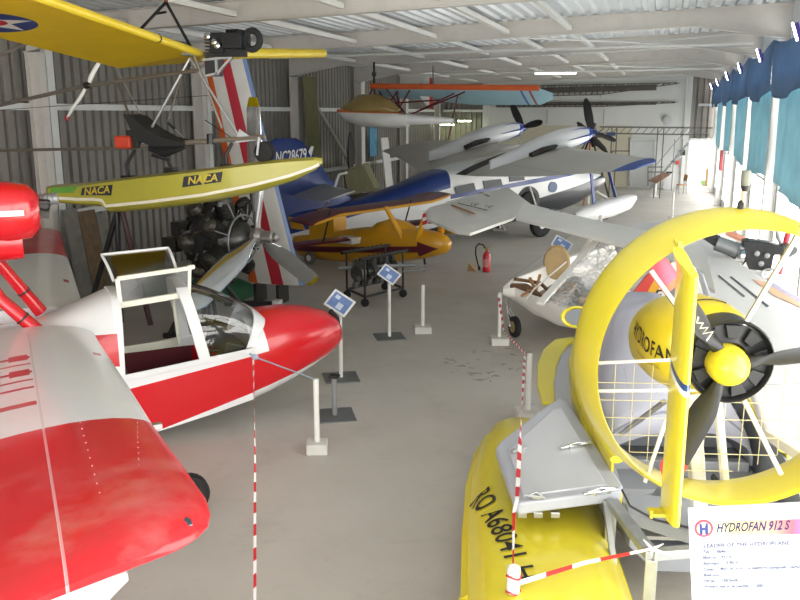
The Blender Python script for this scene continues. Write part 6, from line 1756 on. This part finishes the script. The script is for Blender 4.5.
m = MB(); m.tube([(0, 0, 0), (0, 0, .75)], .06, 8); m.box((0, 0, .01), (.4, .4, .02)); m.build('pole', sm_, t, smooth=30)
m = MB(); m.prism([(-.35, -.2, .72), (.3, .1, 1.08), (.62, .15, 1.0), (.05, -.25, .62)], (0, 0, .04)); m.build('board', mat('brown poster', '7a5a48', .5, var=.3, vscale=4), t, smooth=0)
post((.33, 32.6, 0), 'thin white post on the pale floor furthest down the hall', .95, (.22, .22, .04))
post((-2.55, 30.4, 0), 'thin white post to the right of the hanging wing float', 1.0, (.22, .22, .03))
t = thing('float_sign', 'white sign post with a folded board close behind the white wing float', 'sign post', (-2.1, 30.7, 0))
m = MB(); m.tube([(0, 0, 0.0), (0, 0, .85)], .05, 8); m.build('pole', sm_, t)
m = MB(); m.beam((-.25, 0, 1.1), (.3, 0, .8), .3, .03); m.build('board', sm_, t, smooth=0)
m = MB(); m.lathe((0, 0, 0), (0, 0, 1), [(0, .05), (.02, 1.0), (.03, 1.0), (.035, .05)], 28); o = m.build('floor_mat', mat('brown round mat', '6e5a50', .8), smooth=20); o.location = (-2.9, 31.6, .0); tag(o, 'brown half round mat on the floor behind the wing float', 'mat')
# far engine with propeller on an orange stand
fe2 = thing('display_engine', 'small aero engine with a dark propeller on an orange stand behind the twin engined amphibian', 'engine', (bk(590, 187, 36).x, 36.0, 0))
def fz(px, py): return bk(px, py, 36.0) - Vector((bk(590, 187, 36).x, 36.0, 0))
c_ = fz(591, 135); m = MB(); m.lathe(c_ - Vector((0, .3, 0)), (0, 1, 0), [(0, .12), (.1, .3), (.35, .3), (.5, .15)], 16)
for k in range(5):
    a = 2 * PI * k / 5; m.lathe(c_, (cos(a), 0, sin(a)), [(.2, .1), (.5, .1)], 8)
m.build('engine_body', M['dark_metal'], fe2, smooth=30)
for q in ((608, 152), (578, 122)):
    e = fz(*q); d = (e - c_); m = MB(); rings = []
    for t_, w_ in ((.05, .05), (.4, .12), (.8, .1), (1, .03)):
        p = c_ + d * t_ - Vector((0, .4, 0)); nn = Vector((-d.z, 0, d.x)).normalized()
        rings.append([p + nn * w_, p + Vector((0, .03, 0)), p - nn * w_, p - Vector((0, .03, 0))])
    m.loft(rings); m.build('propeller_blade', M['black'], fe2, smooth=60)
for q, mt in (((581, 160), M['dark_metal']), ((598, 160), M['dark_metal']), ((588, 162), mat('orange stand paint', 'b0582c', .5))):
    e = fz(*q); e = c_ + (e - c_) * (c_.z / (c_.z - e.z)); m = MB(); m.beam(c_, (e.x, .2, 0), .07, .07); m.build('stand_leg', mt, fe2, smooth=0)

# ------------------------------------------------------------------ odds and ends along the left wall
def plank(px0, px1, ytop, ybot_z, X, mt, lab, name='board', lean=.25, cat='board', grp=None):
    a, b = spot(px0, ytop, x=X), spot(px1, ytop, x=X)
    m = MB(); c = (a.y + b.y) / 2; w = abs(b.y - a.y)
    m.box((0, 0, a.z / 2), (.05, w, a.z), (0, -lean / max(a.z, .1), 0))
    o = m.build(name, mt, smooth=0); o.location = (X + .22, c, 0.01); tag(o, lab, cat, grp); return o
olive = mat('olive painted board', '6e6a48', .8, var=.12, vscale=3)
oldwood = mat('old rough plank', '6e5a44', .85, var=.3, vscale=5)
gpan = mat('grey weathered panel', '77736c', .8, var=.25, vscale=4)
plank(58, 72, 210, 0, -11.5, gpan, 'grey weathered panel against the left wall, nearest the white column', 'scrap_panel')
plank(73, 90, 212, 0, -11.5, oldwood, 'brown rough plank against the left wall between two grey panels', 'wooden_plank')
plank(91, 100, 214, 0, -11.5, gpan, 'narrow grey panel against the left wall right of the brown plank', 'scrap_panel')
plank(300, 313, 76, 0, -11.45, olive, 'tall olive board leaning on the left wall beside a column', 'olive_board', .3)
plank(275, 283, 146, 0, -11.45, mat('pale grey board', '8c887c', .8), 'pale grey board behind the blue tail against the left wall', 'grey_board', .3)
plank(379, 386, 138, 0, -11.45, M['matt_white'], 'narrow white board leaning on the left wall at the far end', 'white_board', .3)
# spare propeller shaped dark board, hung
m = MB(); m.loft([sup(0, 0, 0, .01, .01, .01, 4)] * 1) if False else None
p = spot(350, 155, x=-11.55)
m = MB(); pts = [(0, .28 * cos(a), .0 + (1.0 if sin(a) > 0 else 1.0) * sin(a) * .85) for a in [2 * PI * k / 20 for k in range(20)]]; m.prism(pts, (.05, 0, 0)); o = m.build('spare_cowl_panel', mat('dark slate panel', '3e3c38', .7), smooth=0); o.location = p; tag(o, 'dark rounded panel fixed on the left wall behind the hanging seaplane', 'panel')
p = spot(373, 140, x=-11.55); m = MB(); m.box((0, 0, 0), (.05, .9, 1.3)); o = m.build('wall_poster', mat('sea blue poster', '4a88a8', .6, var=.2, vscale=3), smooth=0); o.location = p; tag(o, 'pale blue poster on the left wall under the hanging seaplane', 'poster')
t = thing('covered_workbench', 'olive covered bench with sloping boards against the left wall behind the blue tail', 'bench', (-10.6, 27.5, 0), 0)
# green tarpaulin heap beside the aircraft
m = MB(); m.grid(lambda u, v: ((u - .5) * 2.6, (v - .5) * 1.2, .55 * (sin(PI * u) * sin(PI * v)) ** .4 * (1 + .1 * sin(9 * u + 4 * v))), 18, 12); o = m.build('green_tarpaulin', mat('green tarpaulin', '1c5a38', .6, var=.1), smooth=60); o.location = (-9.5, 15.6, 0); tag(o, 'dark green tarpaulin heap on the floor beside the left wall', 'tarpaulin')
m = MB()
b1, b2, b3, b4 = [spot(x, y, x=-10.6) - Vector((-10.6, 27.5, 0)) for x, y in ((348, 168), (367, 163), (378, 187), (352, 192))]
m.prism([Vector((0, p.y, p.z)) for p in (b1, b2, b3, b4)], (.08, 0, 0)); m.build('sloping_board', mat('olive sheet board', '8c8a66', .7, var=.08), t, smooth=0)
m = MB(); m.prism([Vector((.15, p.y - .9, p.z * .97)) for p in (b1, b2, b3, b4)], (.05, 0, 0)); m.build('sloping_board', olive, t, smooth=0)
m = MB(); m.box((.1, .4, .45), (.9, 3.4, .9)); m.build('bench_box', gpan, t, smooth=0, bevel=.01)
